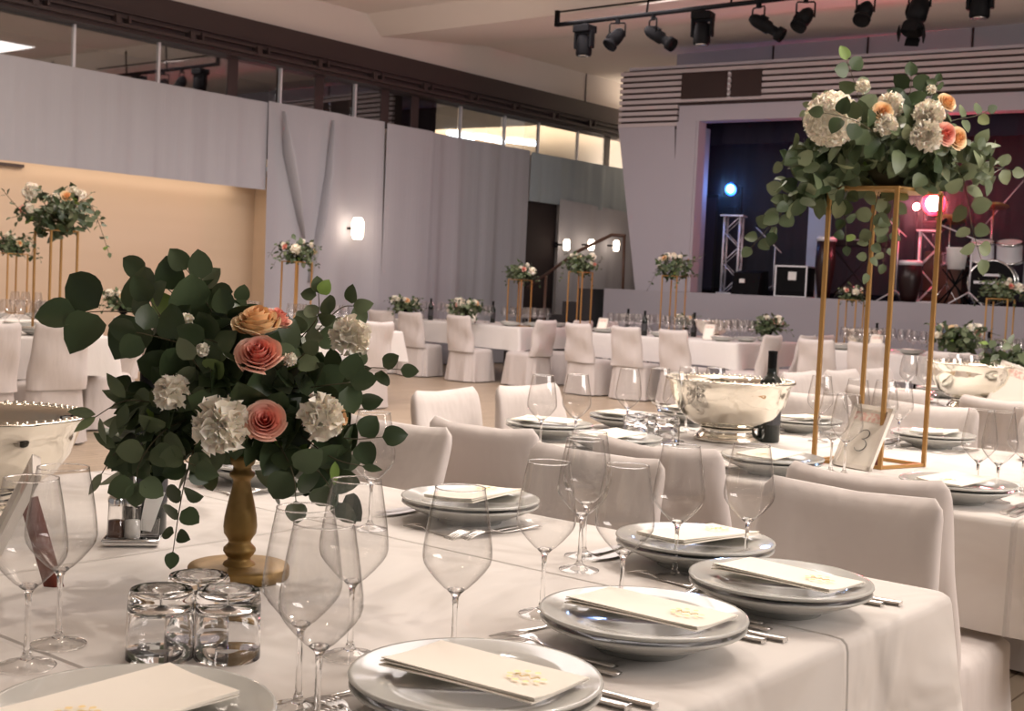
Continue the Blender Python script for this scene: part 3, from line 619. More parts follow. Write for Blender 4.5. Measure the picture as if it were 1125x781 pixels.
# ------------------------------------------------------------------ covered chairs
def chair_proto(seed):
    rn = random.Random(seed); ph = [rn.uniform(0, 6.28) for _ in range(9)]
    t = empty('covered_chair'); tag(t, '', 'chair')
    # backrest cover: closed tube of cross-sections; facing +x
    H = .875
    def sec(u, v):
        a = 2 * PI * u; z = .40 + (H - .40) * v; w = .225 - .020 * v; th = .028 + .024 * (1 - v)
        if v > .9: k_ = (v - .9) / .1; w -= .020 * k_ ** 3; th *= math.sqrt(max(.0, 1 - k_ * k_ * .96))
        ca, sa = math.cos(a), math.sin(a); e = .35
        y = w * math.copysign(abs(sa) ** e, sa); x = th * math.copysign(abs(ca) ** .8, ca)
        bow = -.030 * (1 - (y / w) ** 2) if w > 0 else 0
        lean = -.075 * ((z - .42) / .45)
        f = .007 * math.sin(y * 17 + z * 12 + ph[0]) + .010 * math.sin(y * 10 - z * 17 + ph[1]) + .005 * math.sin(y * 41 + z * 7 + ph[2])
        f += .007 * math.sin((y + .2) * 7 + (z - .85) * 16 + ph[6]) * (1 - v)
        f *= min(1, (1 - v) * 2.2 + .15)
        z2 = z - .014 * (1 - min(1, (y / w) ** 2)) * v ** 4 if w > 0 else z
        return (x + bow + lean + f, y, z2)
    m = MB(); m.grid(sec, 56, 22, closed=True); n0 = len(m.v)
    # close the top edge
    top = [i * 23 + 22 for i in range(56)]; m.f.append(tuple(top)); m.sm.append(True)
    m.build('backrest_cover', 'cover', t)
    # skirt and seat: loop of a rounded seat flaring to the floor
    def sk(u, v):
        a = 2 * PI * u; ca, sa = math.cos(a), math.sin(a); e = .45
        hx, hy = .245, .225
        if v < .12: k_ = v / .12; s_ = .55 + .45 * math.sin(k_ * PI / 2); zz = .440 - .012 * k_ ** 3; fl = 0
        else: k_ = (v - .12) / .88; s_ = 1.0; zz = .428 - (.428 - .015) * k_; fl = k_
        w = math.sin(a * 9 + ph[3]) * .5 + math.sin(a * 14 + ph[4]) * .35 + math.sin(a * 5 + ph[5]) * .4
        x = hx * s_ * math.copysign(abs(ca) ** e, ca); y = hy * s_ * math.copysign(abs(sa) ** e, sa)
        r_ = V((x, y, 0)); g = 1 + fl * .10 + fl * .10 * w
        return (.20 + x * g, y * g, zz + (.003 * math.sin(a * 3) if fl == 0 else 0))
    m = MB(); m.grid(sk, 72, 14, closed=True); m.f.append(tuple(i * 15 for i in reversed(range(72)))); m.sm.append(True)
    m.build('seat_skirt', 'cover', t)
    return t
for s_ in range(3): proto('chair%d' % s_, chair_proto(40 + s_))
CH = []
def chair(x, y, rz, label, group=None, v=0, jit=.03, sc=1.):
    o = put('chair%d' % v, (x, y, 0), rz + RN.uniform(-jit, jit), label, 'chair', group, scale=sc); CH.append(o); return o
Z0, ZP, ZN = 0., PI, PI / 2
chair(2.50, 1.13, PI, 'white covered chair facing us behind the right corner of the front table', v=1)
chair(2.50, 1.80, PI, 'white covered chair facing us behind the middle glasses of the front table', v=2)
chair(2.52, 2.50, PI, 'white covered chair at the front table half hidden right behind the flower bouquet', v=0)
chair(2.94, 1.22, 0, 'covered chair with its shaded back to us just under the number 3 card', v=0)
chair(2.96, 1.82, 0, 'covered chair with its shaded back to us below the large silver bowl', v=1)
chair(2.88, 2.36, 0, 'covered chair with its wide shaded back to us right of the bouquet', v=2)
chair(3.58, 3.12, -PI / 2 + .22, 'covered chair at the left end of the second table, nearest the bouquet', v=1, jit=.1)
chair(4.10, 3.14, -PI / 2, 'covered chair at the left end of the second table, middle one', v=0)
chair(5.02, 1.92, PI, 'covered chair facing us across the second table, seen between gold poles', v=1)
chair(5.02, 1.35, PI, 'covered chair facing us across the second table at right edge', v=0)
chair(5.00, 2.45, PI, 'covered chair facing us across the second table behind silver bowl', v=2)
chair(5.92, 1.30, 0, 'covered chair at the near side of the third table at the right edge', v=0)
chair(5.92, 1.86, 0, 'covered chair near side of third table before the rear silver bowl', v=1)
chair(5.92, 2.42, 0, 'covered chair at the near side of the third table seen past the gold poles', v=2)
chair(6.55, 3.14, -PI / 2, 'covered chair at the end of the third table behind the wine bottle', v=0)
chair(7.10, 3.14, -PI / 2, 'covered chair at end of third table, between the left gold poles', v=1)
chair(7.62, 3.14, -PI / 2, 'covered chair at the end of the third table, furthest from us', v=2)
chair(8.05, 2.3, PI, 'covered chair on the far side of the third table', v=1)
chair(8.95, 2.2, 0, 'covered chair at the near side of the fourth table by the right edge', v=0)
chair(9.6, 3.14, -PI / 2, 'covered chair at the end of the fourth table near the pale flowers', v=1)
# left table
chair(4.40, 8.05, PI / 2, 'white covered chair with its back to us at the very left edge', v=0)
chair(4.95, 8.1, PI / 2, 'white covered chair partly behind the left bouquet leaves', v=1)
chair(6.0, 8.9, PI, 'covered chair in shade right of the left table', v=2)
chair(6.0, 9.6, PI, 'covered chair at the side of the left table further back', v=1)
chair(7.75, 9.9, 0, 'covered chair in front of the table below the big wall lamp, nearer the wall', v=0)
chair(7.75, 10.9, 0, 'covered chair in front of the table below the big wall lamp, further along', v=2)
chair(8.9, 8.95, PI / 2, 'covered chair at the end of the table below the big wall lamp', v=1)
# far row
FR = [(415, 'covered chair of the far row, leftmost beside the bouquet', 0, .2), (447, 'covered chair of the far row, second from the left', 1, .1), (501, 'squarely turned covered chair of the far row in front of the small flower bowl', 2, 0),
      (633, 'covered chair of the far row just left of the tall white flowers', 0, -.1), (685, 'covered chair of the far row beside the dark bottle', 1, 0), (738, 'covered chair of the far row above the silver bowl rim', 2, -.1)]
for px, lab, v, a in FR:
    p = onx(px, 380, 12.45); chair(12.55, p.y, a, lab, v=v, jit=.02)
for px, y_, x_, rz, lab, v in [(0, 9.98, 12.95, PI / 2, 'end chair of the far left table turned sideways, nearer one', 0), (0, 9.98, 13.75, PI / 2, 'end chair of the far left table turned sideways, further one', 1),
                         (0, 9.80, 14.3, -PI / 2, 'end chair of the far middle table turned to the left', 2),
                         (0, 6.78, 12.95, PI / 2, 'sideways chair above the large silver bowl, left of three', 1), (0, 6.72, 13.7, PI / 2, 'sideways chair above the large silver bowl, middle of three', 2),
                         (0, 6.62, 14.3, -PI / 2, 'sideways chair of the far row above the wine bottle', 0)]:
    chair(x_, y_, rz, lab, v=v)
chair(12.6, 5.98, 0, 'covered chair of the far row just left of the first gold pole', v=0); chair(12.6, 5.42, 0, 'covered chair of the far row between the first gold poles', v=1)
chair(11.5, 4.15, 0, 'covered chair right of the third gold pole in front of the rear table', v=2); chair(11.5, 3.35, 0, 'covered chair left of the rear flower bowl', v=0); chair(11.5, 2.55, 0, 'covered chair behind the rear silver bowl at right', v=1)

# ------------------------------------------------------------------ tableware
def lathe_obj(prof, name, m, n=40, parent=None, sharp=None): b_ = MB(); b_.lathe(prof, n, cap=False); return b_.build(name, m, parent, sharp)
soup = [(.001, .006), (.060, .006), (.062, 0), (.070, 0), (.072, .008), (.095, .014), (.125, .027), (.148, .038), (.151, .0405), (.150, .043), (.146, .0425), (.122, .033), (.098, .021), (.07, .013), (.001, .012)]
dinner = [(.001, .004), (.088, .004), (.090, 0), (.096, 0), (.098, .006), (.125, .011), (.149, .0155), (.1525, .0185), (.151, .0215), (.147, .021), (.122, .0165), (.103, .0135), (.098, .0095), (.001, .0085)]
o = lathe_obj(soup, 'soup_plate', 'porcelain', 56); tag(o, '', 'plate'); proto('soup', o)
o = lathe_obj(dinner, 'dinner_plate', 'porcelain', 56); tag(o, '', 'plate'); proto('dinner', o)
o = lathe_obj([(.06, 0), (.07, 0), (.10, .016), (.151, .041), (.148, .043), (.10, .022), (.001, .012)], 'soup_plate', 'porcelain', 24); tag(o, '', 'plate'); proto('soup_far', o)
o = lathe_obj([(.09, 0), (.15, .0175), (.148, .0215), (.10, .0125), (.001, .0085)], 'dinner_plate', 'porcelain', 24); tag(o, '', 'plate'); proto('dinner_far', o)
def napkin_proto(far=False):
    t = empty('napkin') if not far else None
    m = MB(); L2, W2 = .108, .060
    for i in range(1 if far else 3):
        z0 = .0008 + i * .0020; sh = .0022 * (2 - i)
        def fn(u, v, z0=z0, i=i, sh=sh):
            x = -L2 + 2 * L2 * u; y = -W2 - sh + (2 * W2 + sh) * v
            return (x, y + .004 * (i % 2) * u, z0 + .0015 * math.sin(u * 3 + i) + (.006 + .003 * i) * (1 - v) ** 4 * .4)
        k_ = len(m.v); m.grid(fn, 10, 6); n_ = len(m.v) - k_
        m.grid(lambda u, v, f=fn: V(f(u, v)) + V((0, 0, .0016)), 10, 6)
        per = [0, 0]
        def side(a, b_, A, B): pass
        for (u0, v0, u1, v1) in ((0, 0, 1, 0), (1, 0, 1, 1), (1, 1, 0, 1), (0, 1, 0, 0)):
            m.grid(lambda s2, w2, f=fn, q=(u0, v0, u1, v1): V(f(q[0] + (q[2] - q[0]) * s2, q[1] + (q[3] - q[1]) * s2)) + V((0, 0, .0016 * w2)), 10, 1)
    if far: o = m.build('napkin', 'napkin'); tag(o, '', 'napkin'); return o
    m.build('folded_cloth', 'napkin', t)
    g = MB(); rn = random.Random(4); zt = .0088
    cx_, cy_ = .058, .004
    for a in range(9):   # a small printed wreath
        th = a * .62 + 1.2; r0 = .022
        g.grid(lambda u, v, th=th, r0=r0: (cx_ + (r0 + .006 * math.sin(v * PI) * (u - .5) * 1.5) * math.cos(th + v * .42), cy_ + (r0 * .85 + .006 * math.sin(v * PI) * (u - .5) * 1.5) * math.sin(th + v * .42), zt), 2, 5)
    pts = [(cx_ + (-.016 + .004 * i), cy_ + .006 * math.sin(i * 1.9), zt) for i in range(9)]
    g.tube(pts, .0007, 4)
    g.build('gold_motif', 'gold_ink', t); tag(t, '', 'napkin'); return t
proto('napkin', napkin_proto()); proto('napkin_far', napkin_proto(True))

def fork_proto():
    m = MB(); L = .2
    def f(u, v):
        x = L * u; w = .0085 - .005 * math.sin(min(1, u / .62) * PI / 2) if u < .62 else .0035 + .0085 * math.sin(min(1, (u - .62) / .12) * PI / 2)
        z = .003 + .010 * math.sin(max(0, (u - .5) / .5) * PI) - .004 * u; return x, w, z
    prof = [i / 24 * .76 for i in range(25)]
    for dz in (0, .0016):
        m.grid(lambda u, v, dz=dz: (f(u * .76, 0)[0], (v - .5) * 2 * f(u * .76, 0)[1], f(u * .76, 0)[2] + dz), 24, 2)
    for e in (-1, 1): m.grid(lambda u, v, e=e: (f(u * .76, 0)[0], e * f(u * .76, 0)[1], f(u * .76, 0)[2] + .0016 * v), 24, 1)
    m.tube([(L * q, 0, f(q, 0)[2] + .0015) for q in (0, .03, .2, .35, .5, .62, .68)], [.004, .0085, .0075, .006, .0042, .0036, .004], 10, flat=.35)
    for k_ in range(4):
        y = (k_ - 1.5) * .0068; m.tube([(f(q, 0)[0], y, f(q, 0)[2] + .0008) for q in (.74, .8, .87, .94, 1.0)], [.0022, .002, .0018, .0015, .0007], 6)
    o = m.build('fork', 'steel'); tag(o, '', 'fork'); return o
def knife_proto():
    m = MB(); L = .225
    m.grid(lambda u, v: (L * .45 * u, .0085 * math.cos(2 * PI * v) * (1 - .35 * u) * (1 if u > 0 else .6), .004 + .0035 * math.sin(2 * PI * v)), 8, 10)
    m.box((0.001, 0, .004), (.002, .014, .006))
    def bl(u): return .0065 + .004 * math.sin(u * PI * .8)
    for dz in (.0035, .0047): m.grid(lambda u, v, dz=dz: (L * (.45 + .55 * u), -.006 + v * 2 * bl(u) * (1 - u ** 6), dz), 14, 2)
    o = m.build('knife', 'steel'); tag(o, '', 'knife'); return o
def spoon_proto():
    m = MB()
    m.tube([(0, 0, .003), (.06, 0, .005), (.13, 0, .009)], [.006, .004, .0025], 8, flat=.4)
    m.grid(lambda u, v: (.155 + .030 * math.cos(2 * PI * u) * v, .020 * math.sin(2 * PI * u) * v, .003 + .009 * v * v), 20, 5, closed=True)
    o = m.build('spoon', 'steel'); tag(o, '', 'spoon'); return o
proto('fork', fork_proto()); proto('knife', knife_proto()); proto('spoon', spoon_proto())

def wine_glass(far=False, k=1.0):
    t = empty('wine_glass'); tag(t, '', 'wine glass'); n = 16 if far else 48
    bowl = [(.003, .104), (.009, .106), (.018, .112), (.030, .124), (.041, .137), (.0465, .146), (.0485, .155), (.0478, .168), (.0450, .190), (.0405, .218), (.0365, .240), (.0348, .250)]
    if not far:
        m = MB(); m.lathe(bowl, n, cap=False); bo_ = m.build('bowl', 'glass', t); m = MB(); m.lathe([(.0345, .2495), (.0352, .2502), (.0350, .2512), (.0342, .2512), (.0340, .2502), (.0345, .2495)], n, cap=False); m.build('rim', 'glass_solid', bo_)
        m = MB(); m.lathe([(.0375, .001), (.0382, .002), (.0375, .003), (.0365, .0022), (.0375, .001)], 40, cap=False); rim_ = m.build('foot_rim', 'glass_solid', t)
        m = MB(); m.lathe([(.0375, .0028), (.030, .0042), (.018, .007), (.0095, .0115)], 40, cap=False); m.build('foot', 'glass', t)
        m = MB(); m.lathe([(.001, .007), (.0095, .0115), (.0065, .0155), (.0045, .022), (.0036, .045), (.0034, .08), (.0045, .098), (.0078, .1035), (.0125, .108), (.010, .1100), (.005, .1112), (.001, .1115)], 24, cap=False)
        m.build('stem', 'glass_solid', t)
        return t
    bpy.data.objects.remove(t)
    m = MB(); m.lathe([(.034, .002), (.006, .010), (.0035, .03), (.0035, .1)] + bowl, n, cap=False); o = m.build('wine_glass', 'glass_far'); tag(o, '', 'wine glass'); return o
proto('wine', wine_glass()); proto('wine_far', wine_glass(True))
def tumbler(far=False):
    t = empty('tumbler') if not far else None; h = .088
    if far: m = MB(); m.lathe([(.001, h), (.034, h), (.037, h - .01), (.038, 0)], 14, cap=False); o = m.build('tumbler', 'glass_far'); tag(o, '', 'glass'); return o
    m = MB(); m.lathe([(.0385, 0), (.0385, .02), (.0375, h - .008), (.035, h), (.028, h - .002), (.001, h - .006), (.001, h - .020), (.030, h - .022), (.034, h - .03), (.0365, .02), (.037, .0), (.0385, 0)], 40, cap=False)
    m.build('glass_wall', 'glass_solid', t); tag(t, '', 'glass'); return t
proto('tumbler', tumbler()); proto('tumbler_far', tumbler(True))

# plate settings: (x, y, direction from the plate to the diner)
TZ = .7505
def setting(x, y, dirv, lab, near=True, group=None, cut=True, rot=0., seed=0):
    """lab: where it is, appended to each label"""
    rn = random.Random(seed + int(x * 100) + int(y * 37)); d = V((dirv[0], dirv[1], 0)); rz = math.atan2(d.y, d.x)
    s = '' if near else '_far'
    def L(a): return a + ' ' + lab
    put('soup' + s, (x, y, TZ), rn.uniform(0, 6), L('deep plate under the flat one,'), 'plate', group and group + ' deep plates')
    put('dinner' + s, (x, y, TZ + .0335), rn.uniform(0, 6), L('flat grey plate holding a napkin,'), 'plate', group and group + ' flat plates')
    off = -.02 if near else 0
    put('napkin' + s, (x + d.x * .012, y + d.y * .012, TZ + .0335 + .0225), rz + rot, L('folded cream napkin on a plate,'), 'napkin', group and group + ' napkins')
    if cut:
        R = Matrix.Rotation(rz + PI, 3, 'Z')    # local +x towards table centre, diner at -x
        for (dy, x0_, kind, nm) in ((.122, -.035, 'fork', 'inner steel fork left of the plate'), (.146, -.06, 'fork', 'outer steel fork left of the plate'), (-.160, -.115, 'knife', 'inner steel knife right of the plate'), (-.190, -.135, 'knife', 'outer steel knife right of the plate')):
            p = V((x, y, TZ)) + R @ V((x0_, dy, 0))
            put(kind, p, rz + PI + rn.uniform(-.05, .05) - (.05 if dy > 0 else -.06), L(nm), kind, group and group + ' ' + kind + 's', scale=1.12)
        if near: p = V((x, y, TZ)) + R @ V((.172, .10, 0)); put('spoon' if rn.random() < .5 else 'fork', p, rz + PI - PI / 2 - .15, L('small steel dessert piece above the plate'), 'cutlery', scale=.75)

# front table
setting(1.150, .960, (0, -1), 'front centre on the front table', rot=.10)
setting(1.560, .990, (0, -1), 'second at the right end of the front table', rot=.04)
setting(1.930, .960, (0, -1), 'at the right corner of the front table', rot=-.05)
setting(2.115, 1.235, (1, 0), 'before the draped chair at the front table', rot=-.2)
setting(2.110, 1.800, (1, 0), 'mid far side of the front table', rot=.15)
setting(2.070, 2.460, (1, 0), 'behind the candlestick', rot=.1)
setting(.790, 1.132, (-1, 0), 'bottom left on the front table', rot=.03)
# second table
for x, y, d, lab in [(3.40, 1.19, (-1, 0), 'second table near side, rightmost'), (3.42, 1.75, (-1, 0), 'second table near side, middle'), (3.40, 2.30, (-1, 0), 'second table near side, leftmost'),
                     (4.62, 1.20, (1, 0), 'second table far side, rightmost'), (4.62, 1.72, (1, 0), 'second table far side, middle'), (4.62, 2.24, (1, 0), 'second table far side, leftmost'),
                     (3.52, 2.66, (0, 1), 'second table left end, nearest'), (4.02, 2.66, (0, 1), 'second table left end, middle'), (4.5, 2.66, (0, 1), 'second table left end, furthest')]:
    setting(x, y, d, lab, rot=RN.uniform(-.2, .2), seed=3)

# wine glasses by their feet (x, y)
def gl(px, py, lab, sc=1.): p = onz(px, py, .75); return put('wine', (p.x, p.y, TZ), RN.uniform(0, 6), lab, 'wine glass', scale=sc * .975)
gl(497, 733, 'wine glass standing alone behind the front centre plate')
gl(595, 676, 'wine glass left of the second plate, its foot in plain view')
gl(681, 679, 'wine glass rising behind the second plate from the front')
gl(636, 627, 'wine glass at middle of table, nearer of two almost overlapping')
gl(641, 612, 'wine glass at middle of table, further of two almost overlapping')
gl(741, 636, 'wine glass left of the corner plate with its foot showing')
gl(818, 632, 'wine glass before the draped chair at the right corner')
gl(327, 781, 'tall wine glass right of the candlestick, left of the front pair')
gl(347, 812, 'nearest wine glass, overlapping the one right of the candlestick')
gl(384, 722, 'wine glass between the candlestick and the front pair, further back')
gl(406, 582, 'wine glass under the lower right leaves of the bouquet')
gl(64, 709, 'wine glass at the left, further of the left pair')
gl(29, 733, 'wine glass at the left edge, nearer of the left pair')
for px, py, nm in [(593, 497, 'leftmost'), (631, 494, 'second from left'), (688, 480, 'middle'), (722, 477, 'fourth from left'), (740, 485, 'nearest the bowl')]: gl(px, py, 'wine glass left of the large silver bowl, %s of five' % nm)
for px, py, lab in [(912, 520, 'wine glass in front of the number 3 card, left one'), (927, 523, 'wine glass in front of the number 3 card, right one'), (986, 492, 'wine glass right of the number 3 card'),
                    (1072, 548, 'wine glass at right edge of the second table, left of three'), (1094, 552, 'wine glass at right edge of the second table, middle of three'), (1122, 543, 'wine glass at right edge of the second table, right of three')]: gl(px, py, lab)
for i, (x, y) in enumerate([(4.34, 1.9), (4.40, 1.82), (4.36, 2.05), (4.2, 2.52), (4.3, 2.46)]): put('wine', (x, y, TZ), 0, ['wine glass behind the gold stand on second table, nearest the card', 'wine glass at far side of second table behind the gold stand, rightmost', 'wine glass at far side of second table beside the bottle', 'wine glass behind the silver bowl, left one', 'wine glass behind the silver bowl, right one'][i], 'wine glass')
# upturned tumblers
for px, py, lab in [(175, 722, 'upturned glass tumbler, left of the three by the candlestick'), (249, 722, 'upturned glass tumbler, right of the three by the candlestick'), (216, 703, 'upturned glass tumbler, rear of the three by the candlestick')]:
    p = onz(px, py, .75); put('tumbler', (p.x, p.y, TZ), 0, lab, 'glass', scale=(1.15, 1.15, 1.05))
for i, (x, y) in enumerate([(V((3.70, 2.42, 0)) + q_)[:2] for q_ in (V((0, 0, 0)), V((.06, -.09, 0)), V((.09, .02, 0)))]): put('tumbler', (x, y, TZ), 0, ['upturned tumbler left of the silver bowl, nearest', 'upturned tumbler left of the silver bowl, right one', 'upturned tumbler left of the silver bowl, rear one'][i], 'glass')

# far tables: settings, glasses, bottles
ORD = ['first', 'second', 'third', 'fourth', 'fifth']
def far_table(nm, sides, seed):
    x0, x1, y0, y1 = TABLES[nm]; rn = random.Random(seed); g = nm + ' table'
    sp = []
    ny = max(2, int((y1 - y0 - .2) / .58)); ys = [y1 - .3 - (y1 - y0 - .6) * i / (ny - 1) for i in range(ny)]
    xs = [(x0 + x1) / 2 + q for q in (-.25, .25)]
    if 'n' in sides: sp += [((x0 + .19, y), (-1, 0), '%s place from left, near side of %s table' % (ORD[i], nm)) for i, y in enumerate(ys)]
    if 'f' in sides: sp += [((x1 - .19, y), (1, 0), '%s place from left, rear side of %s table' % (ORD[i], nm)) for i, y in enumerate(ys)]
    if 'l' in sides: sp += [((x, y1 - .19), (0, 1), '%s place at the left end of %s table' % (('nearer', 'further')[i], nm)) for i, x in enumerate(xs)]
    if 'r' in sides: sp += [((x, y0 + .19), (0, -1), '%s place at the right end of %s table' % (('nearer', 'further')[i], nm)) for i, x in enumerate(xs)]
    for (x, y), d, lab in sp:
        setting(x, y, d, lab, near=False, group=g, cut=False, seed=seed)
        for k_ in range(5 if nm in ('far left', 'far middle', 'far right') else 3):
            dd = V((-d[0], -d[1], 0)); tt = V((-dd.y, dd.x, 0)); q = V((x, y, 0)) + dd * (.24 + .03 * k_ + rn.uniform(-.02, .02)) + tt * ((k_ % 3 - 1) * .10) + dd * (.15 if k_ > 2 else 0)
            put('wine_far', (q.x, q.y, TZ), 0, ('left', 'middle', 'right', 'inner left', 'inner middle')[k_] + ' glass at ' + lab, 'wine glass', g + ' wine glasses')
far_table('third', 'nfl', 1); far_table('left', 'nfr', 3); far_table('left back', 'nr', 4); far_table('left far', 'nr', 5)
far_table('fourth', 'l', 2)
for nm, s_ in (('far left', 'nr'), ('far middle', 'nlr'), ('far right', 'nl'), ('right rear', 'nl')): far_table(nm, s_, 8)
for i in range(7):
    y = 8.3 + i * .14; put('tumbler_far', (13.75 + .15 * (i % 2), y, TZ), 0, 'upturned tumbler of the row on far middle table, %s from the right' % ['first', 'second', 'third', 'fourth', 'fifth', 'sixth', 'seventh'][i], 'glass', 'far middle table tumblers')

# ------------------------------------------------------------------ bottles
def bottle_proto():
    t = empty('wine_bottle'); tag(t, '', 'bottle')
    m = MB(); m.lathe([(.001, .004), (.034, 0), (.0375, .006), (.0375, .190), (.0355, .204), (.026, .217), (.0175, .225), (.0150, .236), (.0145, .262)], 32, cap=False); m.build('bottle_body', 'bottle', t)
    m = MB(); m.lathe([(.0148, .240), (.0150, .296), (.0158, .298), (.0158, .306), (.001, .307)], 24, cap=False); m.build('capsule', 'black', t)
    m = MB(); m.lathe([(.0379, .06), (.0379, .150)], 32, cap=False); m.build('label', 'label_paper', t)
    return t
proto('bottle', bottle_proto())
def bt(x, y, lab, sc=1.): put('bottle', (x, y, TZ), RN.uniform(0, 6), lab, 'bottle', scale=sc)
q = onz(158, 588, .75); bt(q.x, q.y, 'dark wine bottle behind the condiment caddy, under the bouquet leaves', 1.12)
q = onz(849, 487, .75); bt(q.x + .02, q.y + .03, 'dark wine bottle behind the right side of the large silver bowl', 1.08)
for (x, y, lab) in [(13.25, 12.2, 'dark bottle on the far left table between two chairs'), (13.9, 11.6, 'dark bottle on the far left table right of the small flowers'), (13.9, 9.3, 'dark bottle beside a white card near the tall white flowers'), (13.15, 8.55, 'dark bottle on the far middle table between the two square chairs'),
                    (13.9, 8.3, 'dark bottle at the foot of the tall stand on the far middle table'), (13.9, 5.9, 'dark bottle on the far right table left of the gold poles'), (12.3, 4.1, 'dark bottle left of the rear flower bowl'), (12.4, 3.1, 'dark bottle behind the leaves at the right edge'), (4.9, 9.2, 'dark bottle on the left table behind big leaves')]: bt(x, y, lab)

# ------------------------------------------------------------------ silver bowls
def bowl_proto():
    t = empty('silver_bowl'); tag(t, '', 'bowl')
    m = MB(); m.lathe([(.001, .012), (.085, .006), (.10, 0), (.112, .004), (.112, .010), (.098, .022), (.088, .034), (.092, .042)], 64, cap=False); m.build('foot', 'silver', t)
    m = MB(); m.lathe([(.001, .040), (.07, .040), (.115, .052), (.155, .080), (.182, .118), (.196, .158), (.200, .180), (.214, .189), (.216, .193), (.212, .196), (.196, .190), (.190, .178), (.174, .120), (.145, .085), (.10, .060), (.001, .050)], 72, cap=False); bo = m.build('bowl_body', 'silver', t)
    m = MB()
    for i in range(72):
        a = 2 * PI * i / 72; m.ball((.208 * math.cos(a), .208 * math.sin(a), .194), .0062, 4)
    m.build('beaded_rim', 'silver', bo)
    return t
proto('silverbowl', bowl_proto())
q = onz(803, 487, .75); put('silverbowl', (q.x + .06, q.y + .05, TZ), 0, 'large polished silver bowl in the middle of the second table', 'bowl', scale=(1.08, 1.08, 1.14))
q = onz(28, 588, .75); q = ond(-32, 455, 2.62); put('silverbowl', (q.x, q.y, TZ), .4, 'large silver bowl at the left edge on the front table', 'bowl', scale=(1.08, 1.08, 1.06))
q = ond(1068, 420, 6.6); put('silverbowl', (q.x, q.y, TZ), .8, 'silver bowl on the third table behind the gold stand', 'bowl', scale=(1.08, 1.08, 1.2))
put('silverbowl', (12.5, 2.85, TZ), .2, 'silver bowl on the rear table at the right edge', 'bowl')
put('silverbowl', (13.75, 7.95, TZ), .1, 'silver bowl on the far middle table', 'bowl'); put('silverbowl', (13.75, 6.0, TZ), .1, 'silver bowl on the far right table', 'bowl')
put('silverbowl', (4.9, 9.8, TZ), .1, 'silver bowl on the left table', 'bowl'); put('silverbowl', (13.7, 12.05, TZ), .1, 'silver bowl on the far left table', 'bowl')

# ------------------------------------------------------------------ condiment caddy
q = onz(145, 598, .75)
t = empty('condiment_caddy', (q.x, q.y, TZ), -HEAD + .25, 'chrome condiment caddy with shakers left of the candlestick', 'condiment caddy')
t.rotation_euler = (0, 0, HEAD - PI / 2 + .2)
m = MB(); addrbox(m, (0, 0, .006), (.10, .06, .010), .003); m.tube([(-.05, -.03, .012), (.05, -.03, .012), (.05, .03, .012), (-.05, .03, .012), (-.05, -.03, .012)], .003, 6)
m.tube([(0, .02, .01), (0, .02, .13), (-.012, .02, .14), (0, .02, .152), (.012, .02, .14), (0, .02, .13)], .003, 6); m.build('rack', 'chrome', t)
for dx, nm, mm in ((-.030, 'pepper_shaker', 'brown'), (.0, 'salt_shaker', 'white_plain')):
    m = MB(); m.lathe([(.001, .012), (.016, .012), (.0165, .02), (.0145, .075), (.001, .075)], 20, (dx, .0, 0), cap=False); sh = m.build(nm, 'glass', t)
    m = MB(); m.lathe([(.001, .014), (.0145, .014), (.0138, .045), (.001, .046)], 16, (dx, 0, 0), cap=False); m.build('spice', mm, sh)
    m = MB(); m.lathe([(.0155, .074), (.016, .086), (.012, .094), (.001, .095)], 20, (dx, 0, 0), cap=False); m.build('shaker_cap', 'chrome', sh)
m = MB(); m.lathe([(.014, .012), (.017, .05)], 20, (.033, 0, 0), cap=False); m.build('sachet_cup', 'glass', t)
m = MB()
for i in range(4): m.box((.028 + i * .003, -.002 + i * .002, .058 + .004 * i), (.022, .0012, .065), Matrix.Rotation(.15 + .05 * i, 3, 'Y'))
m.build('sugar_sachet', 'white_plain', t)

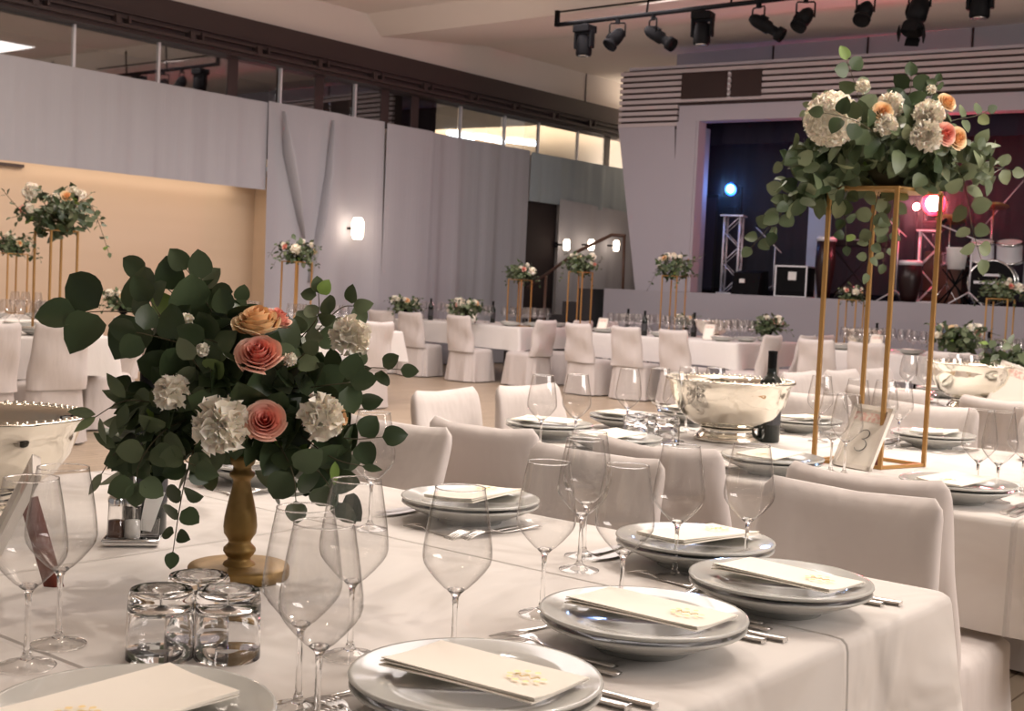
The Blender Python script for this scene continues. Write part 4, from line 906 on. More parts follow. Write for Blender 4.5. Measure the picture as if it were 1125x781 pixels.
# ------------------------------------------------------------------ number cards
def card(pbl, pbr, lean, h, label, digit=None, back=False):
    """pbl, pbr bottom corners as seen, lean = horizontal displacement of the top edge"""
    t = empty('table_number_card', (0, 0, 0), 0, label, 'table number')
    A = V(pbl); B = V(pbr); w = (B - A).length; ux = (B - A).normalized(); lv = V(lean); uz = V((lv.x, lv.y, math.sqrt(max(.01, h * h - lv.length_squared)))).normalized(); un = uz.cross(ux).normalized()
    C_ = (A + B) / 2; Mx = Matrix(((ux.x, un.x, uz.x, C_.x), (ux.y, un.y, uz.y, C_.y), (ux.z, un.z, uz.z, C_.z), (0, 0, 0, 1)))
    t.matrix_world = Mx
    fw_ = .014; m = MB()
    for (x, z, a, c) in ((0, fw_ / 2, w, fw_), (0, h - fw_ / 2, w, fw_), (-w / 2 + fw_ / 2, h / 2, fw_, h), (w / 2 - fw_ / 2, h / 2, fw_, h)): m.box((x, 0, z), (a, .014, c))
    m.build('frame', 'frame_white', t)
    m = MB(); m.box((0, .002, h / 2), (w - fw_, .004, h - fw_)); m.build('card', 'napkin', t)
    m = MB(); m.box((0, -.0005, h * .82), (w - 2 * fw_, .002, h * .14)); m.build('floral_print', 'paper_print', t)
    # rear strut
    m = MB(); zs = h * .75; back_dir = Mx.inverted().to_3x3() @ V((0, 0, -1)); bz = V((0, .012, zs)); top = Mx @ bz; foot = V((top.x, top.y, A.z)) + V((un.x, un.y, 0)).normalized() * .05
    m.tube([bz, Mx.inverted() @ foot], .006, 4, flat=2.5); m.build('strut', 'wood_dark', t)
    if digit:
        m = MB(); s_ = h * .26; c0 = V((.004, -.0035, h * .36)); K3 = [(-.34, .74), (-.2, .92), (.05, 1.0), (.28, .86), (.28, .62), (.1, .46), (-.08, .42), (.16, .36), (.34, .14), (.28, -.14), (.05, -.30), (-.22, -.28), (-.36, -.1)]
        P = []
        for i in range(len(K3) - 1):
            p0, p1, p2, p3 = [V((K3[max(0, min(len(K3) - 1, i + q))][0], 0, K3[max(0, min(len(K3) - 1, i + q))][1])) for q in (-1, 0, 1, 2)]
            for k_ in range(4): t_ = k_ / 4; P.append(c0 + s_ * .5 * ((2 * p1) + (p2 - p0) * t_ + (2 * p0 - 5 * p1 + 4 * p2 - p3) * t_ * t_ + (3 * p1 - p0 - 3 * p2 + p3) * t_ ** 3))
        m.tube(P, [.0010 + .0014 * abs(math.sin(i / len(P) * PI * 2)) for i in range(len(P))], 6, flat=.5); m.build('digit', 'ink', t)
    return t
A = onz(914, 511, .751); B = onz(956, 518, .751)
card(A, B, (.085, -.035, 0), .215, 'white framed table card with the number 3 by the gold stand', True)
A = onz(1080, 452, .751); B = onz(1122, 454, .751); card(A, B, (.10, -.10, 0), .25, 'white framed card beside the leaves at the right edge')
A = V((1.07, 1.975, .751)); B = V((.995, 1.842, .751)); card(A, B, tuple(CR * .085 - V((0, 0, CR.z * .085))), .215, 'framed card seen from behind at the left edge with dark strut')
for (x, y, lab) in [(12.9 + .35, 11.45, 'small white card on the far left table below the flower bowl'), (13.15, 9.2, 'small white card at the left end of the far middle table'), (13.3, 7.75, 'small white card beside the square chair of the far middle table'), (13.4, 5.7, 'small white card between the gold poles on the far right table'), (8.6, 10.2, 'small white card on the table below the big wall lamp'), (12.3, 3.6, 'white card under the rear flower bowl'), (4.5, 8.75, 'small white card on the left table')]:
    card((x, y + .07, .751), (x, y - .07, .751), (.06, 0, 0), .19, lab)

# ------------------------------------------------------------------ flowers
def leaf_pts(L, Wd, fold, curl, nu=5, nv=4, shape=0.):
    """leaf in local frame: base at origin, grows along +x, normal +z. shape 0 round, 1 lance"""
    vs = []
    for i in range(nu + 1):
        u = i / nu; w = Wd / 2 * (math.sin(PI * min(1, max(0, u ** (.75 if shape < .5 else .85)))) ** (.62 if shape < .5 else .9)); w = max(w, .0005)
        for j in range(nv + 1):
            s_ = (j / nv - .5) * 2; y = s_ * w; z = abs(s_) * w * fold - curl * L * u * u; vs.append(V((L * u, y, z)))
    fs = [(i * (nv + 1) + j, (i + 1) * (nv + 1) + j, (i + 1) * (nv + 1) + j + 1, i * (nv + 1) + j + 1) for i in range(nu) for j in range(nv)]
    return vs, fs
def add_leaf(mb, base, d, nrm, L, Wd, rn, tone, shape=0., fold=None, lod=1):
    d = d.normalized(); y = nrm.cross(d)
    if y.length < 1e-3: y = V((0, 0, 1)).cross(d)
    y.normalize(); z = d.cross(y)
    Mt = Matrix(((d.x, y.x, z.x, base.x), (d.y, y.y, z.y, base.y), (d.z, y.z, z.z, base.z), (0, 0, 0, 1)))
    nu, nv = ((6, 4) if lod else (3, 2)); vs, fs = leaf_pts(L, Wd, rn.uniform(.05, .35) if fold is None else fold, rn.uniform(-.1, .35), nu, nv, shape)
    mb.add(vs, fs, max(.001, tone), True, Mt)
def rv(rn): 
    while True:
        q = V((rn.uniform(-1, 1), rn.uniform(-1, 1), rn.uniform(-1, 1)))
        if .1 < q.length < 1: return q.normalized()
def sprig(lm, sm, pts, size, rn, step=None, shape=0., toward=None, tone=(.1, .9), lod=1, stem_r=.0016):
    """leaf pairs along a stem through pts; sizes taper to the tip"""
    pts = [V(p) for p in pts]
    fine = []
    for i in range(len(pts) - 1):
        p0, p1, p2, p3 = pts[max(i - 1, 0)], pts[i], pts[i + 1], pts[min(i + 2, len(pts) - 1)]
        for k_ in range(6):
            t_ = k_ / 6; fine.append(.5 * ((2 * p1) + (p2 - p0) * t_ + (2 * p0 - 5 * p1 + 4 * p2 - p3) * t_ * t_ + (3 * p1 - p0 - 3 * p2 + p3) * t_ ** 3))
    fine.append(pts[-1]); sm.tube(fine, [stem_r * (1 - .5 * i / len(fine)) for i in range(len(fine))], 5, .5)
    step = step or size * .62; acc = 0; tot = sum((fine[i + 1] - fine[i]).length for i in range(len(fine) - 1)); run = 0; side = 0
    for i in range(len(fine) - 1):
        sg = (fine[i + 1] - fine[i]); run += sg.length; acc += sg.length
        if acc >= step:
            acc = 0; side += 1; u = run / tot; sz = size * (1.05 - .45 * u) * rn.uniform(.85, 1.15); d0 = sg.normalized()
            a = rv(rn); pr = d0.cross(a).normalized()
            if toward is not None:     # pairs spread mostly across the view of the table guests
                pr = d0.cross(toward).normalized(); pr = (pr + .45 * rv(rn)).normalized()
            for e in (-1, 1):
                dd = (pr * e + d0 * .45 + .25 * rv(rn)).normalized(); nn = (toward if toward is not None else V((0, 0, 1))) + .7 * rv(rn)
                tn = rn.uniform(*tone); tn = .99 if rn.random() < .05 else tn
                add_leaf(lm, fine[i] + dd * size * .08, dd, nn, sz, sz * (.92 if shape < .5 else .42), rn, tn, shape, lod=lod)
    add_leaf(lm, fine[-1], (fine[-1] - fine[-3]), (toward if toward is not None else V((0, 0, 1))) + .4 * rv(rn), size * .6, size * (.5 if shape < .5 else .25), rn, rn.uniform(*tone), shape, lod=lod)
def frame_to(d):
    d = d.normalized(); x = V((0, 0, 1)).cross(d)
    if x.length < 1e-3: x = V((1, 0, 0))
    x.normalize(); y = d.cross(x); return Matrix(((x.x, y.x, d.x), (x.y, y.y, d.y), (x.z, y.z, d.z)))
def rose(c, d, r, m, parent, seed, nlev=6, name='rose'):
    rn = random.Random(seed); R = frame_to(V(d)); mb = MB(); c = V(c)
    for lv in range(nlev):
        k_ = lv / (nlev - 1); n = 3 + lv // 2; rad = r * (.12 + .88 * k_ ** .9); hh = r * (1.55 - .35 * k_); z0 = -r * .75
        for i in range(n):
            a0 = 2 * PI * i / n + lv * 1.1 + rn.uniform(-.1, .1); span = 2 * PI / n * 1.35
            top = r * (.72 - .62 * k_ ** 1.3) + rn.uniform(-.09, .09) * r
            def fn(u, v, a0=a0, span=span, rad=rad, top=top, k_=k_, z0=z0):
                a = a0 + (u - .5) * span; e = (2 * u - 1)
                prof = math.sin(min(1, v * 1.25) * PI / 2) ** .8; rr = rad * prof * (.93 + .15 * u)
                rim = max(0, v - .75) / .25; rr += rim * rim * r * (.04 + .20 * k_)
                z = z0 + (top - z0) * v - r * .16 * e * e * v * (.4 + k_) - rim * rim * r * .08 * k_ + .02 * r * math.sin(e * 7 + a0) * v
                return c + R @ V((rr * math.cos(a), rr * math.sin(a), z))
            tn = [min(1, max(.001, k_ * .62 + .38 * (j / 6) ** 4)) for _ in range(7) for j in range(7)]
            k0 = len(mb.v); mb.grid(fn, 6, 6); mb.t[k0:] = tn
    mb.lathe([(.001, -r * .9), (r * .25, -r * .85), (r * .75, -r * .35), (r * .85, -r * .15)], 14, c, R, .9, False)
    return mb.build(name, m, parent)
def carnation(c, d, r, parent, seed, n=70, name='carnation', m='carnation', res=6):
    rn = random.Random(seed); R = frame_to(V(d)); mb = MB(); c = V(c)
    for i in range(n):
        th = math.acos(1 - 1.45 * (i + .5) / n); ph = i * 2.399963
        dirl = V((math.sin(th) * math.cos(ph), math.sin(th) * math.sin(ph), math.cos(th))); dw = R @ dirl
        up_ = R @ V((math.cos(th) * math.cos(ph), math.cos(th) * math.sin(ph), -math.sin(th))); sd = dw.cross(up_).normalized()
        tw = rn.uniform(-.8, .8); a1 = up_ * math.cos(tw) + sd * math.sin(tw); f1, f2 = rn.uniform(0, 6), rn.uniform(8, 13); Ln = r * (rn.uniform(.82, 1.14) if n < 100 else rn.uniform(.93, 1.05)); wd = r * (.15 if n > 100 else .55)
        def fn(u, v, dw=dw, a1=a1, sd=sd, up_=up_, tw=tw, f1=f1, f2=f2, Ln=Ln, wd=wd):
            e = 2 * u - 1; w = wd * (.25 + .75 * v); nn = (sd * math.cos(tw) - up_ * math.sin(tw))
            q = dw * (Ln * (.35 + .65 * v) - abs(e) * .08 * r) + a1 * e * w + nn * (v * v * (.20 if n < 100 else .06) * r * math.sin(e * f2 * .5 + f1)) + dw * ((.06 if n < 100 else .02) * r * math.sin(e * f2 + f1) * v)
            return c + q
        mb.grid(fn, res, 3, tone=max(.01, rn.uniform(.3, 1.)))
    mb.ball(tuple(c), r * (.62 if n < 100 else .90), 8, .3)
    return mb.build(name, m, parent)

# --- bouquet on the candlestick (front table)
CB = onz(262, 634, .75); CQ = (CB - CAM).dot(CF)
VF = -(CF - V((0, 0, CF.z))).normalized()     # horizontal direction from the bouquet towards the middle of the hall entrance
t = empty('candlestick', (CB.x, CB.y, TZ), 0, 'turned gold wooden candlestick holding the bouquet', 'candlestick')
s_ = 1.0
m = MB(); m.lathe([(.001, 0), (.083, 0), (.0855, .004), (.0855, .018), (.083, .0215), (.055, .022), (.001, .022)], 48, cap=False); m.build('base', 'gold_paint', t)
m = MB(); m.lathe([(.028, .021), (.026, .026), (.020, .030), (.019, .034), (.024, .040), (.0275, .046), (.027, .051), (.020, .058), (.0185, .062), (.021, .067), (.027, .076), (.0285, .088), (.027, .105), (.022, .130), (.0165, .152), (.0145, .165), (.017, .170), (.021, .174), (.021, .180), (.016, .184), (.015, .190), (.020, .195), (.022, .202), (.022, .210), (.001, .212)], 40, cap=False); m.build('shaft', 'gold_paint', t)
BC = ond(268, 415, CQ) ; BC.z = max(BC.z, TZ + .30)
bq = empty('flower_bouquet', (CB.x, CB.y, TZ + .212), 0, 'large bouquet of pink roses and eucalyptus on the gold candlestick', 'bouquet')
Bo = V(bq.location)
m = MB(); m.ball((0, 0, .055), .055, 8, 0, (1, 1, .8)); m.build('flower_foam', 'stem', bq)
def bp(px, py, dd=0.): return ond(px, py, CQ + dd) - Bo
lm, sm = MB(), MB(); rn = random.Random(21); root = V((0, 0, .06))
SPR = [ # points as (px, py, depth), size, shape, tone
 ([(245, 420, 0), (215, 350, .03), (185, 318, .03), (160, 300, .03)], .070, 0, (.2, .7)),
 ([(250, 420, 0), (235, 350, .0), (226, 330, .0), (222, 306, .0)], .074, 0, (.2, .6)),
 ([(250, 420, 0), (215, 385, -.08), (180, 372, -.1), (150, 365, -.1)], .074, 0, (.05, .4)),
 ([(250, 420, 0), (255, 370, -.05), (250, 345, -.05)], .07, 0, (.05, .4)),
 ([(300, 430, 0), (345, 425, -.07), (385, 420, -.08)], .066, 0, (.05, .4)),
 ([(250, 430, 0), (205, 360, 0), (160, 345, -.03), (118, 342, -.05), (84, 344, -.06)], .098, 0, (.1, .5)),
 ([(250, 420, 0), (230, 355, .02), (222, 320, .03), (205, 296, .02)], .066, 0, (.3, .9)),
 ([(245, 425, 0), (200, 380, -.04), (165, 330, -.06)], .072, 0, (.1, .7)),
 ([(240, 440, 0), (190, 445, -.05), (140, 440, -.08), (105, 458, -.1)], .060, 1, (.5, .95)),
 ([(240, 450, 0), (180, 480, -.06), (135, 490, -.1), (112, 520, -.1)], .062, 1, (.4, .9)),
 ([(240, 450, 0), (185, 470, -.1), (155, 505, -.12), (150, 530, -.12)], .062, .3, (.3, .8)),
 ([(235, 455, 0), (215, 490, -.08), (205, 520, -.09), (197, 560, -.09), (190, 606, -.09)], .042, 0, (.1, .45)),
 ([(290, 420, 0), (322, 380, 0), (348, 350, 0), (350, 322, 0)], .044, 0, (.5, .95)),
 ([(295, 420, 0), (340, 372, .03), (372, 340, .05), (388, 336, .05)], .050, 0, (.4, .9)),
 ([(300, 425, 0), (360, 410, 0), (405, 404, -.02), (440, 406, -.02)], .046, 0, (.3, .7)),
 ([(300, 440, 0), (350, 440, .02), (395, 440, .02)], .060, 0, (.1, .5)),
 ([(300, 450, 0), (345, 475, -.04), (388, 482, -.05), (420, 480, -.05)], .062, .3, (.05, .35)),
 ([(290, 460, 0), (325, 500, -.05), (352, 520, -.06), (372, 552, -.06)], .066, 0, (.05, .4)),
 ([(290, 460, 0), (320, 515, -.08), (325, 550, -.08)], .064, 0, (.05, .4)),
 ([(300, 455, 0), (360, 500, -.06), (398, 512, -.06)], .050, 1, (.2, .6)),
 ([(265, 400, 0), (262, 350, .05), (264, 332, .06)], .05, 0, (.1, .4)),
 ([(260, 430, 0), (225, 410, -.1), (212, 395, -.12)], .062, 0, (.8, 1.)),
 ([(270, 400, 0), (245, 380, -.08), (225, 372, -.1)], .07, 0, (.1, .4)),
 ([(255, 470, 0), (205, 500, -.1), (215, 512, -.12)], .06, .3, (.4, .8)),
 ([(270, 430, 0), (320, 400, -.08), (335, 388, -.1)], .05, 0, (.4, .9))]
for pts, sz, shp, tn in SPR: sprig(lm, sm, [root * .5 + bp(*pts[0]) * .5] + [bp(*q) for q in pts], sz * 1.14, rn, shape=shp, toward=VF, tone=tn)
for i in range(230):     # inner foliage
    q = rv(rn); a = V((0, 0, 0)) + CR * (q.x * .125) + V((0, 0, 1)) * (q.z * .115) + CF * (q.y * .11)
    k_ = rn.uniform(.55, 1.); a *= k_; p = bp(262, 425) + a
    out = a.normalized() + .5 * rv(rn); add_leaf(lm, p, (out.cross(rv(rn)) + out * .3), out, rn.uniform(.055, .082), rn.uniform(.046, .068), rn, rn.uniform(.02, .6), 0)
for i in range(120):
    q = rv(rn); p = bp(185 + rn.uniform(-48, 42), 468 + rn.uniform(-42, 46), rn.uniform(-.09, .05)); out = VF + rv(rn); add_leaf(lm, p, rv(rn) + V((-.3, 0, -.2)), out, rn.uniform(.04, .06), rn.uniform(.026, .045), rn, rn.uniform(.15, .9), rn.choice((0, 1)))
for i in range(50):
    p = bp(340 + rn.uniform(-35, 40), 470 + rn.uniform(-60, 75), rn.uniform(-.06, .06)); out = VF + rv(rn); add_leaf(lm, p, rv(rn), out, rn.uniform(.045, .065), rn.uniform(.035, .055), rn, rn.uniform(.02, .5), 0)
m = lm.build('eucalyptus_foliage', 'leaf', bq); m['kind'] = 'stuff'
m = sm.build('eucalyptus_stems', 'stem', bq); m['kind'] = 'stuff'
fd = VF + V((0, 0, .25))
def rsd(px, py): return (VF * .8 + V((0, 0, .45)) + CR * ((px - 265) / 260) + V((0, 0, 1)) * ((430 - py) / 220)).normalized()
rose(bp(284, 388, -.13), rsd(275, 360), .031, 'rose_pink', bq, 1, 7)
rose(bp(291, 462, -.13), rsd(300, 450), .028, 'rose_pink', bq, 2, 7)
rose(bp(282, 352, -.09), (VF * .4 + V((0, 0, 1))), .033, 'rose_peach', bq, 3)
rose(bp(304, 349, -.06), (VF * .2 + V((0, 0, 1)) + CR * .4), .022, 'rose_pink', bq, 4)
carnation(bp(243, 468, -.14), rsd(235, 470), .045, bq, 5, 44)
carnation(bp(188, 431, -.12), rsd(170, 430), .029, bq, 6, 34)
carnation(bp(353, 458, -.10), rsd(380, 450), .036, bq, 7, 40)
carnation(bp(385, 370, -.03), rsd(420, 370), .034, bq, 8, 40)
rose(bp(373, 460, -.05), CR + VF * .3, .02, 'rose_peach', bq, 9, 4)
for i, (px, py, dd) in enumerate([(318, 395, -.1), (222, 385, -.11), (205, 352, -.08)]): carnation(bp(px, py, dd), rsd(px, py), .012, bq, 20 + i, 24, 'flower_bud')

# --- tall gold stand with arrangement (second table)
P0 = onz(894, 507, .752); P1 = onz(968, 516.5, .752); P2 = onz(1013, 512.5, .752)
c0 = V((3.815, 1.79)); 
corn = [V((3.805, 1.80, 0)), V((3.825, 1.585, 0)), V((4.03, 1.525, 0)), V((4.06, 1.76, 0))]
ctr = sum(corn, V((0, 0, 0))) / 4; STH = 1.63 - TZ
t = empty('flower_stand', (ctr.x, ctr.y, TZ), 0, 'tall gold metal frame stand next to the number 3 card', 'flower stand')
def bar(mb, a, b_, w=.0105):
    a = V(a); b_ = V(b_); d = (b_ - a); Ln = d.length; R = frame_to(d); mb.box((a + b_) / 2, (w, w, Ln), R)
cl_ = [q - ctr for q in corn]
for q in cl_: m = MB(); bar(m, (q.x, q.y, 0), (q.x, q.y, STH), .0125); m.build('post', 'gold_metal', t)
m = MB()
for i in range(4): a, b_ = cl_[i], cl_[(i + 1) % 4]; bar(m, (a.x, a.y, .006), (b_.x, b_.y, .006))
m.build('base_frame', 'gold_metal', t)
m = MB()
for i in range(4): a, b_ = cl_[i], cl_[(i + 1) % 4]; bar(m, (a.x, a.y, STH), (b_.x, b_.y, STH))
m.box((0, 0, STH - .003), (.2, .2, .004)); m.build('top_frame', 'gold_metal', t)
TQ = (V((ctr.x, ctr.y, 1.7)) - CAM).dot(CF)
bq = empty('flower_arrangement', (ctr.x, ctr.y, TZ + STH + .008), 0, 'large arrangement with white hydrangea and trailing eucalyptus on the gold stand', 'flower arrangement'); Bo = V(bq.location)
def tp(px, py, dd=0.): return ond(px, py, TQ + dd) - Bo
m = MB(); m.ball((0, 0, .05), .07, 8, 0, (1, 1, .7)); m.build('flower_foam', 'stem', bq)
lm, sm, lp_ = MB(), MB(), MB(); rn = random.Random(5)
SP2 = [([(960, 175, 0), (948, 130, 0), (940, 95, 0), (930, 66, 0)], .085, .2, (.4, 1.), 0),
 ([(975, 170, 0), (990, 125, 0), (1000, 100, 0), (1001, 84, 0)], .085, .3, (.1, .6), 0),
 ([(980, 165, 0), (1010, 125, 0), (1026, 100, 0), (1030, 90, 0)], .05, .3, (.2, .7), 0),
 ([(950, 180, 0), (915, 175, 0), (890, 190, 0), (872, 215, 0), (858, 235, 0), (825, 272, 0)], .070, 0, (.2, .8), 1),
 ([(945, 180, 0), (900, 190, -.05), (880, 205, -.05), (862, 225, -.05), (850, 255, -.05)], .075, 0, (.1, .7), 0),
 ([(945, 175, 0), (905, 165, .05), (885, 168, .05), (872, 172, .05)], .06, .2, (.3, .9), 1),
 ([(1000, 175, 0), (1040, 178, 0), (1075, 180, 0), (1100, 185, 0), (1112, 188, 0)], .075, 0, (.3, .9), 1),
 ([(1000, 160, 0), (1040, 135, .05), (1070, 128, .05), (1085, 122, .05)], .06, 0, (.2, .7), 1),
 ([(1000, 180, 0), (1050, 185, -.05), (1062, 215, -.08), (1068, 250, -.08), (1078, 285, -.08)], .085, 0, (.3, .8), 1),
 ([(970, 180, 0), (968, 200, 0), (960, 235, 0), (957, 262, 0), (952, 300, 0)], .060, .4, (.3, .9), 1),
 ([(960, 180, 0), (935, 200, 0), (928, 225, 0), (930, 270, 0)], .055, .4, (.1, .6), 0),
 ([(980, 180, 0), (985, 200, 0), (978, 240, 0), (970, 290, 0)], .055, .4, (.3, .9), 1),
 ([(975, 160, -.1), (950, 138, -.24), (925, 128, -.30), (905, 124, -.30)], .075, .2, (.2, .7), 0),
 ([(1000, 160, 0), (1060, 165, -.1), (1080, 165, -.1)], .07, 0, (.2, .8), 1),
 ([(950, 170, 0), (910, 110, .08), (885, 122, .08)], .045, .2, (.5, 1), 1)]
for pts, sz, shp, tn, pale in SP2: sprig(lp_ if pale else lm, sm, [V((0, 0, .05)) * .5 + tp(*pts[0]) * .5] + [tp(*q) for q in pts], sz, rn, shape=shp, toward=VF, tone=tn, stem_r=.002)
for i in range(330):
    q = rv(rn); a = CR * (q.x * .26) + V((0, 0, 1)) * (q.z * .115) + CF * (q.y * .2); a *= rn.uniform(.5, 1.); p = tp(965, 165) + a
    out = a.normalized() + .5 * rv(rn); add_leaf(lm if rn.random() < .6 else lp_, p, out.cross(rv(rn)) + out * .3, out, rn.uniform(.05, .085), rn.uniform(.035, .065), rn, rn.uniform(.05, .9), rn.choice((0, 0, 1)))
for i in range(110):
    p = tp(890 + rn.uniform(-32, 38), 190 + rn.uniform(-30, 38), rn.uniform(-.15, .15)); add_leaf(lm if rn.random() < .5 else lp_, p, rv(rn) + V((0, 0, -.4)), VF + rv(rn), rn.uniform(.05, .07), rn.uniform(.035, .055), rn, rn.uniform(.1, .9), 0)
for i in range(60):
    p = tp(1050 + rn.uniform(-40, 40), 178 + rn.uniform(-22, 26), rn.uniform(-.12, .12)); add_leaf(lp_, p, rv(rn) + CR * .5, VF + rv(rn), rn.uniform(.05, .075), rn.uniform(.03, .055), rn, rn.uniform(.1, .8), rn.choice((0, 1)))
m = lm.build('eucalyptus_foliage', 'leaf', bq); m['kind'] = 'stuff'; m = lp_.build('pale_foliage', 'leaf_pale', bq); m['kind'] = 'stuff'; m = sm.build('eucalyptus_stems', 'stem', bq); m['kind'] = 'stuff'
def rs2(px, py): return (VF + CR * ((px - 975) / 90) * .5 + V((0, 0, 1)) * ((165 - py) / 60) * .5).normalized()
carnation(tp(914, 131, -.18), rs2(914, 131), .086, bq, 31, 420, 'hydrangea', res=3)
carnation(tp(978, 116, -.15), rs2(978, 120), .040, bq, 32, 50); carnation(tp(973, 137, -.2), rs2(973, 140), .034, bq, 33, 50)
rose(tp(970, 122, -.2), rs2(970, 125), .026, 'rose_peach', bq, 34, 5)
carnation(tp(1020, 127, -.18), rs2(1020, 127), .046, bq, 35, 60); carnation(tp(1018, 149, -.2), rs2(1018, 149), .046, bq, 36, 60)
rose(tp(1039, 147, -.2), rs2(1039, 147), .031, 'rose_pink', bq, 37, 6); rose(tp(1041, 112, -.12), rs2(1041, 108), .026, 'rose_peach', bq, 38, 5)
carnation(tp(948, 95, -.06), rs2(948, 95), .022, bq, 39, 30, 'flower_bud'); carnation(tp(1023, 98, -.06), rs2(1023, 98), .016, bq, 40, 24, 'flower_bud')
rose(tp(1052, 152, -.15), rs2(1060, 152), .03, 'rose_peach', bq, 41, 5)

# --- smaller arrangements, far away
def far_arr(seed, w, h, drop, nleaf, flowers, m='leaf'):
    rn = random.Random(seed); t = empty('flower_arrangement'); tag(t, '', 'flower arrangement'); lm, sm = MB(), MB()
    for i in range(nleaf):
        q = rv(rn); a = V((q.x * w, q.y * w, q.z * h + h * .8)) * rn.uniform(.55, 1.); add_leaf(lm, a, rv(rn) + a.normalized() * .4, a.normalized() + .5 * rv(rn), rn.uniform(.05, .085), rn.uniform(.03, .055), rn, rn.uniform(.05, .95), 0, lod=0)
    for i in range(9):
        a = i * .7 + rn.uniform(-.2, .2); u = V((math.cos(a), math.sin(a), 0)); k_ = rn.uniform(.9, 1.25)
        sprig(lm, sm, [(0, 0, .05), u * w * .7 * k_ + V((0, 0, h * rn.uniform(.4, 1.6))), u * w * 1.25 * k_ + V((0, 0, rn.uniform(-drop, h * 1.8)))], .06, rn, lod=0, toward=None, stem_r=.003)
    lf = lm.build('foliage', m, t); lf['kind'] = 'stuff'; s2 = sm.build('stems', 'stem', t); s2['kind'] = 'stuff'
    for i in range(flowers):
        a = PI + HEAD + (i / flowers - .5) * 4.4 + rn.uniform(-.2, .2); el = rn.uniform(-.1, 1.1); d = V((math.cos(a) * math.cos(el), math.sin(a) * math.cos(el), math.sin(el))); c = V((d.x * w * .9, d.y * w * .9, h * .8 + d.z * h * .95))
        if i % 4 == 1: rose(c, d, .030, 'rose_pink' if i % 8 == 1 else 'rose_peach', t, i, 4)
        else: carnation(c, d, .028 if i != 2 else .055, t, i, 26, res=3)
    return t
proto('arrA', far_arr(61, .22, .15, .18, 170, 9)); proto('arrB', far_arr(62, .20, .13, .15, 150, 7)); proto('arrLow', far_arr(63, .17, .10, .06, 130, 9))
def stand_proto(h, w=.11):
    t = empty('flower_stand'); tag(t, '', 'flower stand')
    for a in (-1, 1):
        for c in (-1, 1): m = MB(); m.box((a * w, c * w, h / 2), (.014, .014, h)); m.build('post', 'gold_metal', t)
    for z, nm in ((.006, 'base_frame'), (h - .006, 'top_frame')):
        m = MB()
        for a in (-1, 1): m.box((0, a * w, z), (2 * w, .012, .012)); m.box((a * w, 0, z), (.012, 2 * w, .012))
        if z > .1: m.box((0, 0, h - .002), (2 * w, 2 * w, .004))
        m.build(nm, 'gold_metal', t)
    return t
proto('stand', stand_proto(.80))
def vase_proto():
    t = empty('vase'); tag(t, '', 'vase'); m = MB(); m.lathe([(.001, 0), (.045, 0), (.05, .01), (.03, .03), (.02, .06), (.045, .10), (.065, .16), (.06, .165)], 20, cap=False); m.build('vase_body', 'black', t); return t
proto('vase', vase_proto())
def tall(x, y, lab, kind='arrA', sc=1., hs=1., rz=0.):
    put('stand', (x, y, TZ), .0, 'gold stand under the ' + lab, 'flower stand', scale=(1, 1, hs)); put(kind, (x, y, TZ + .80 * hs), rz, lab, 'flower arrangement', scale=sc)
def low(x, y, lab, kind='arrLow', sc=1., rz=0.):
    put('vase', (x, y, TZ), 0, 'dark vase under the ' + lab, 'vase'); put(kind, (x, y, TZ + .13), rz, lab, 'flower arrangement', scale=sc)
q = ond(60, 330, 9.6); tall(q.x, q.y, 'tall airy white and coral flowers at the left edge', 'arrA', 1.25, .98, .4)
q = ond(13, 300, 13.2); tall(q.x, q.y, 'dark small flowers far left behind the tall airy ones', 'arrB', .9, .78)
q = ond(326, 300, 13.4); tall(q.x, q.y, 'tall flowers with white bloom before the sheer drape', 'arrB', 1.0, .85, 1.)
q = ond(136, 325, 12.6); low(q.x, q.y, 'small dark bunch with white buds on the left back table')
q = ond(571, 320, 17.0); tall(q.x, q.y, 'dark leafy flowers before the dark doorway', 'arrB', .95, .78, 2.)
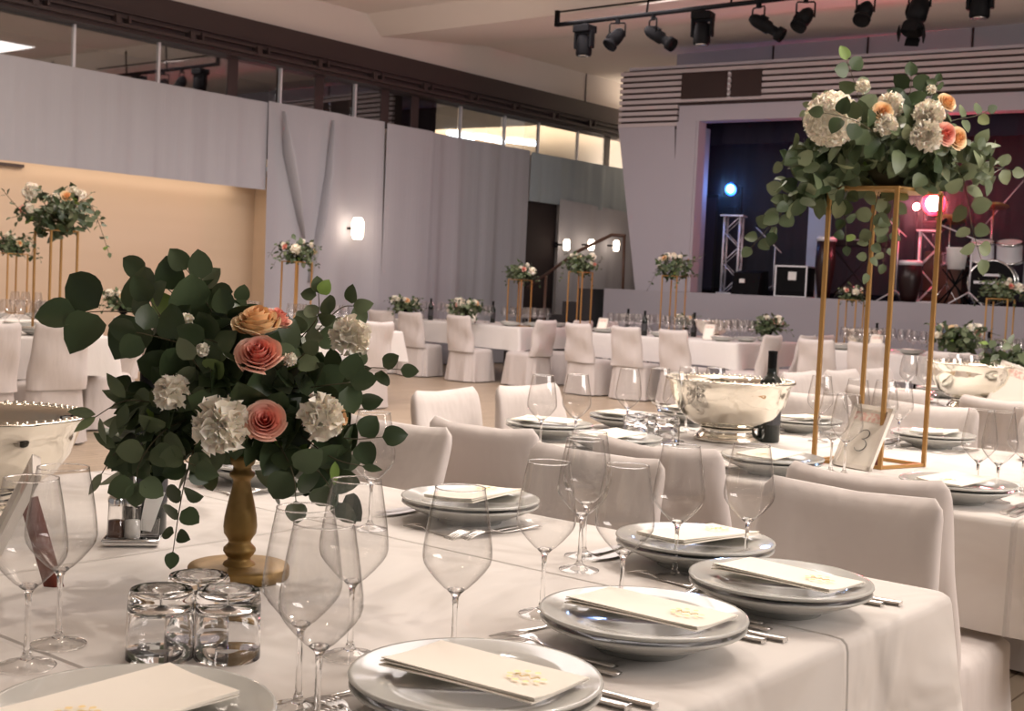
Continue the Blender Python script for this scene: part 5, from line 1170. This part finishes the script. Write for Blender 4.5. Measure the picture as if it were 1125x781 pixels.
q = ond(637, 320, 16.2); q = ond(637, 320, 16.7); tall(q.x, q.y, 'tall flowers with one round white bloom by the handrail', 'arrA', .95, .95, 3.)
q = ond(740, 320, 16.3); tall(q.x, q.y, 'tall loose white roses before the column', 'arrA', 1.1, .95, 5.)
q = ond(446, 330, 17.4); low(q.x, q.y, 'dark low bunch beside the far left bottle', sc=1.1)
q = ond(512, 335, 16.9); low(q.x, q.y, 'low bowl of peach and cream roses on the far left table', sc=1.2, rz=1.)
q = ond(845, 352, 15.6); low(q.x, q.y, 'low cream flowers above the silver bowl', sc=1.1, rz=2.)
q = ond(1052, 365, 12.6); low(q.x, q.y, 'low peach and white roses right of the gold stand', sc=1.35, rz=3.)
q = ond(936, 320, 15.4); tall(q.x, q.y, 'small hazy flowers seen between the gold poles', 'arrB', .75, .70, 1.)
q = ond(1100, 320, 13.6); tall(q.x, q.y, 'pale hazy flowers in front of the drum kit', 'arrB', .95, .80, 2.)
q = ond(755, 345, 16.4); low(q.x, q.y, 'small dark bunch at the foot of the column', sc=.8)
q = ond(1132, 400, 6.7); low(q.x, q.y, 'green leafy bunch cut by the right edge', 'arrB', sc=1.1, rz=2.2)

# thin haze added on the stage to give both lamps a halo
hz = bpy.data.materials.new('halo_haze'); hz.use_nodes = True; N = hz.node_tree.nodes; N.clear()
o_ = N.new('ShaderNodeOutputMaterial'); v_ = N.new('ShaderNodeVolumeScatter'); v_.inputs['Density'].default_value = .12; v_.inputs['Anisotropy'].default_value = .2; hz.node_tree.links.new(v_.outputs[0], o_.inputs['Volume'])
M['haze'] = hz
m = MB(); m.box((17.70, 4.6, 3.0), (1.7, 10.8, 3.2)); o = m.build('halo_haze', 'haze'); tag(o, 'thin haze added in the stage opening as a halo around the coloured lamps', 'haze', kind='stuff')
for px, py, col, e in ((1025, 224, (1, .02, .06), 38), (802, 208, (.15, .35, 1), 8)):
    l = bpy.data.lights.new('lamp_glow', 'POINT'); l.energy = e; l.color = col; l.shadow_soft_size = .04  # extra point light added at the lens to light up the halo
    o = bpy.data.objects.new('lamp_glow', l); COL.objects.link(o); o.location = onx(px, py, 17.02)
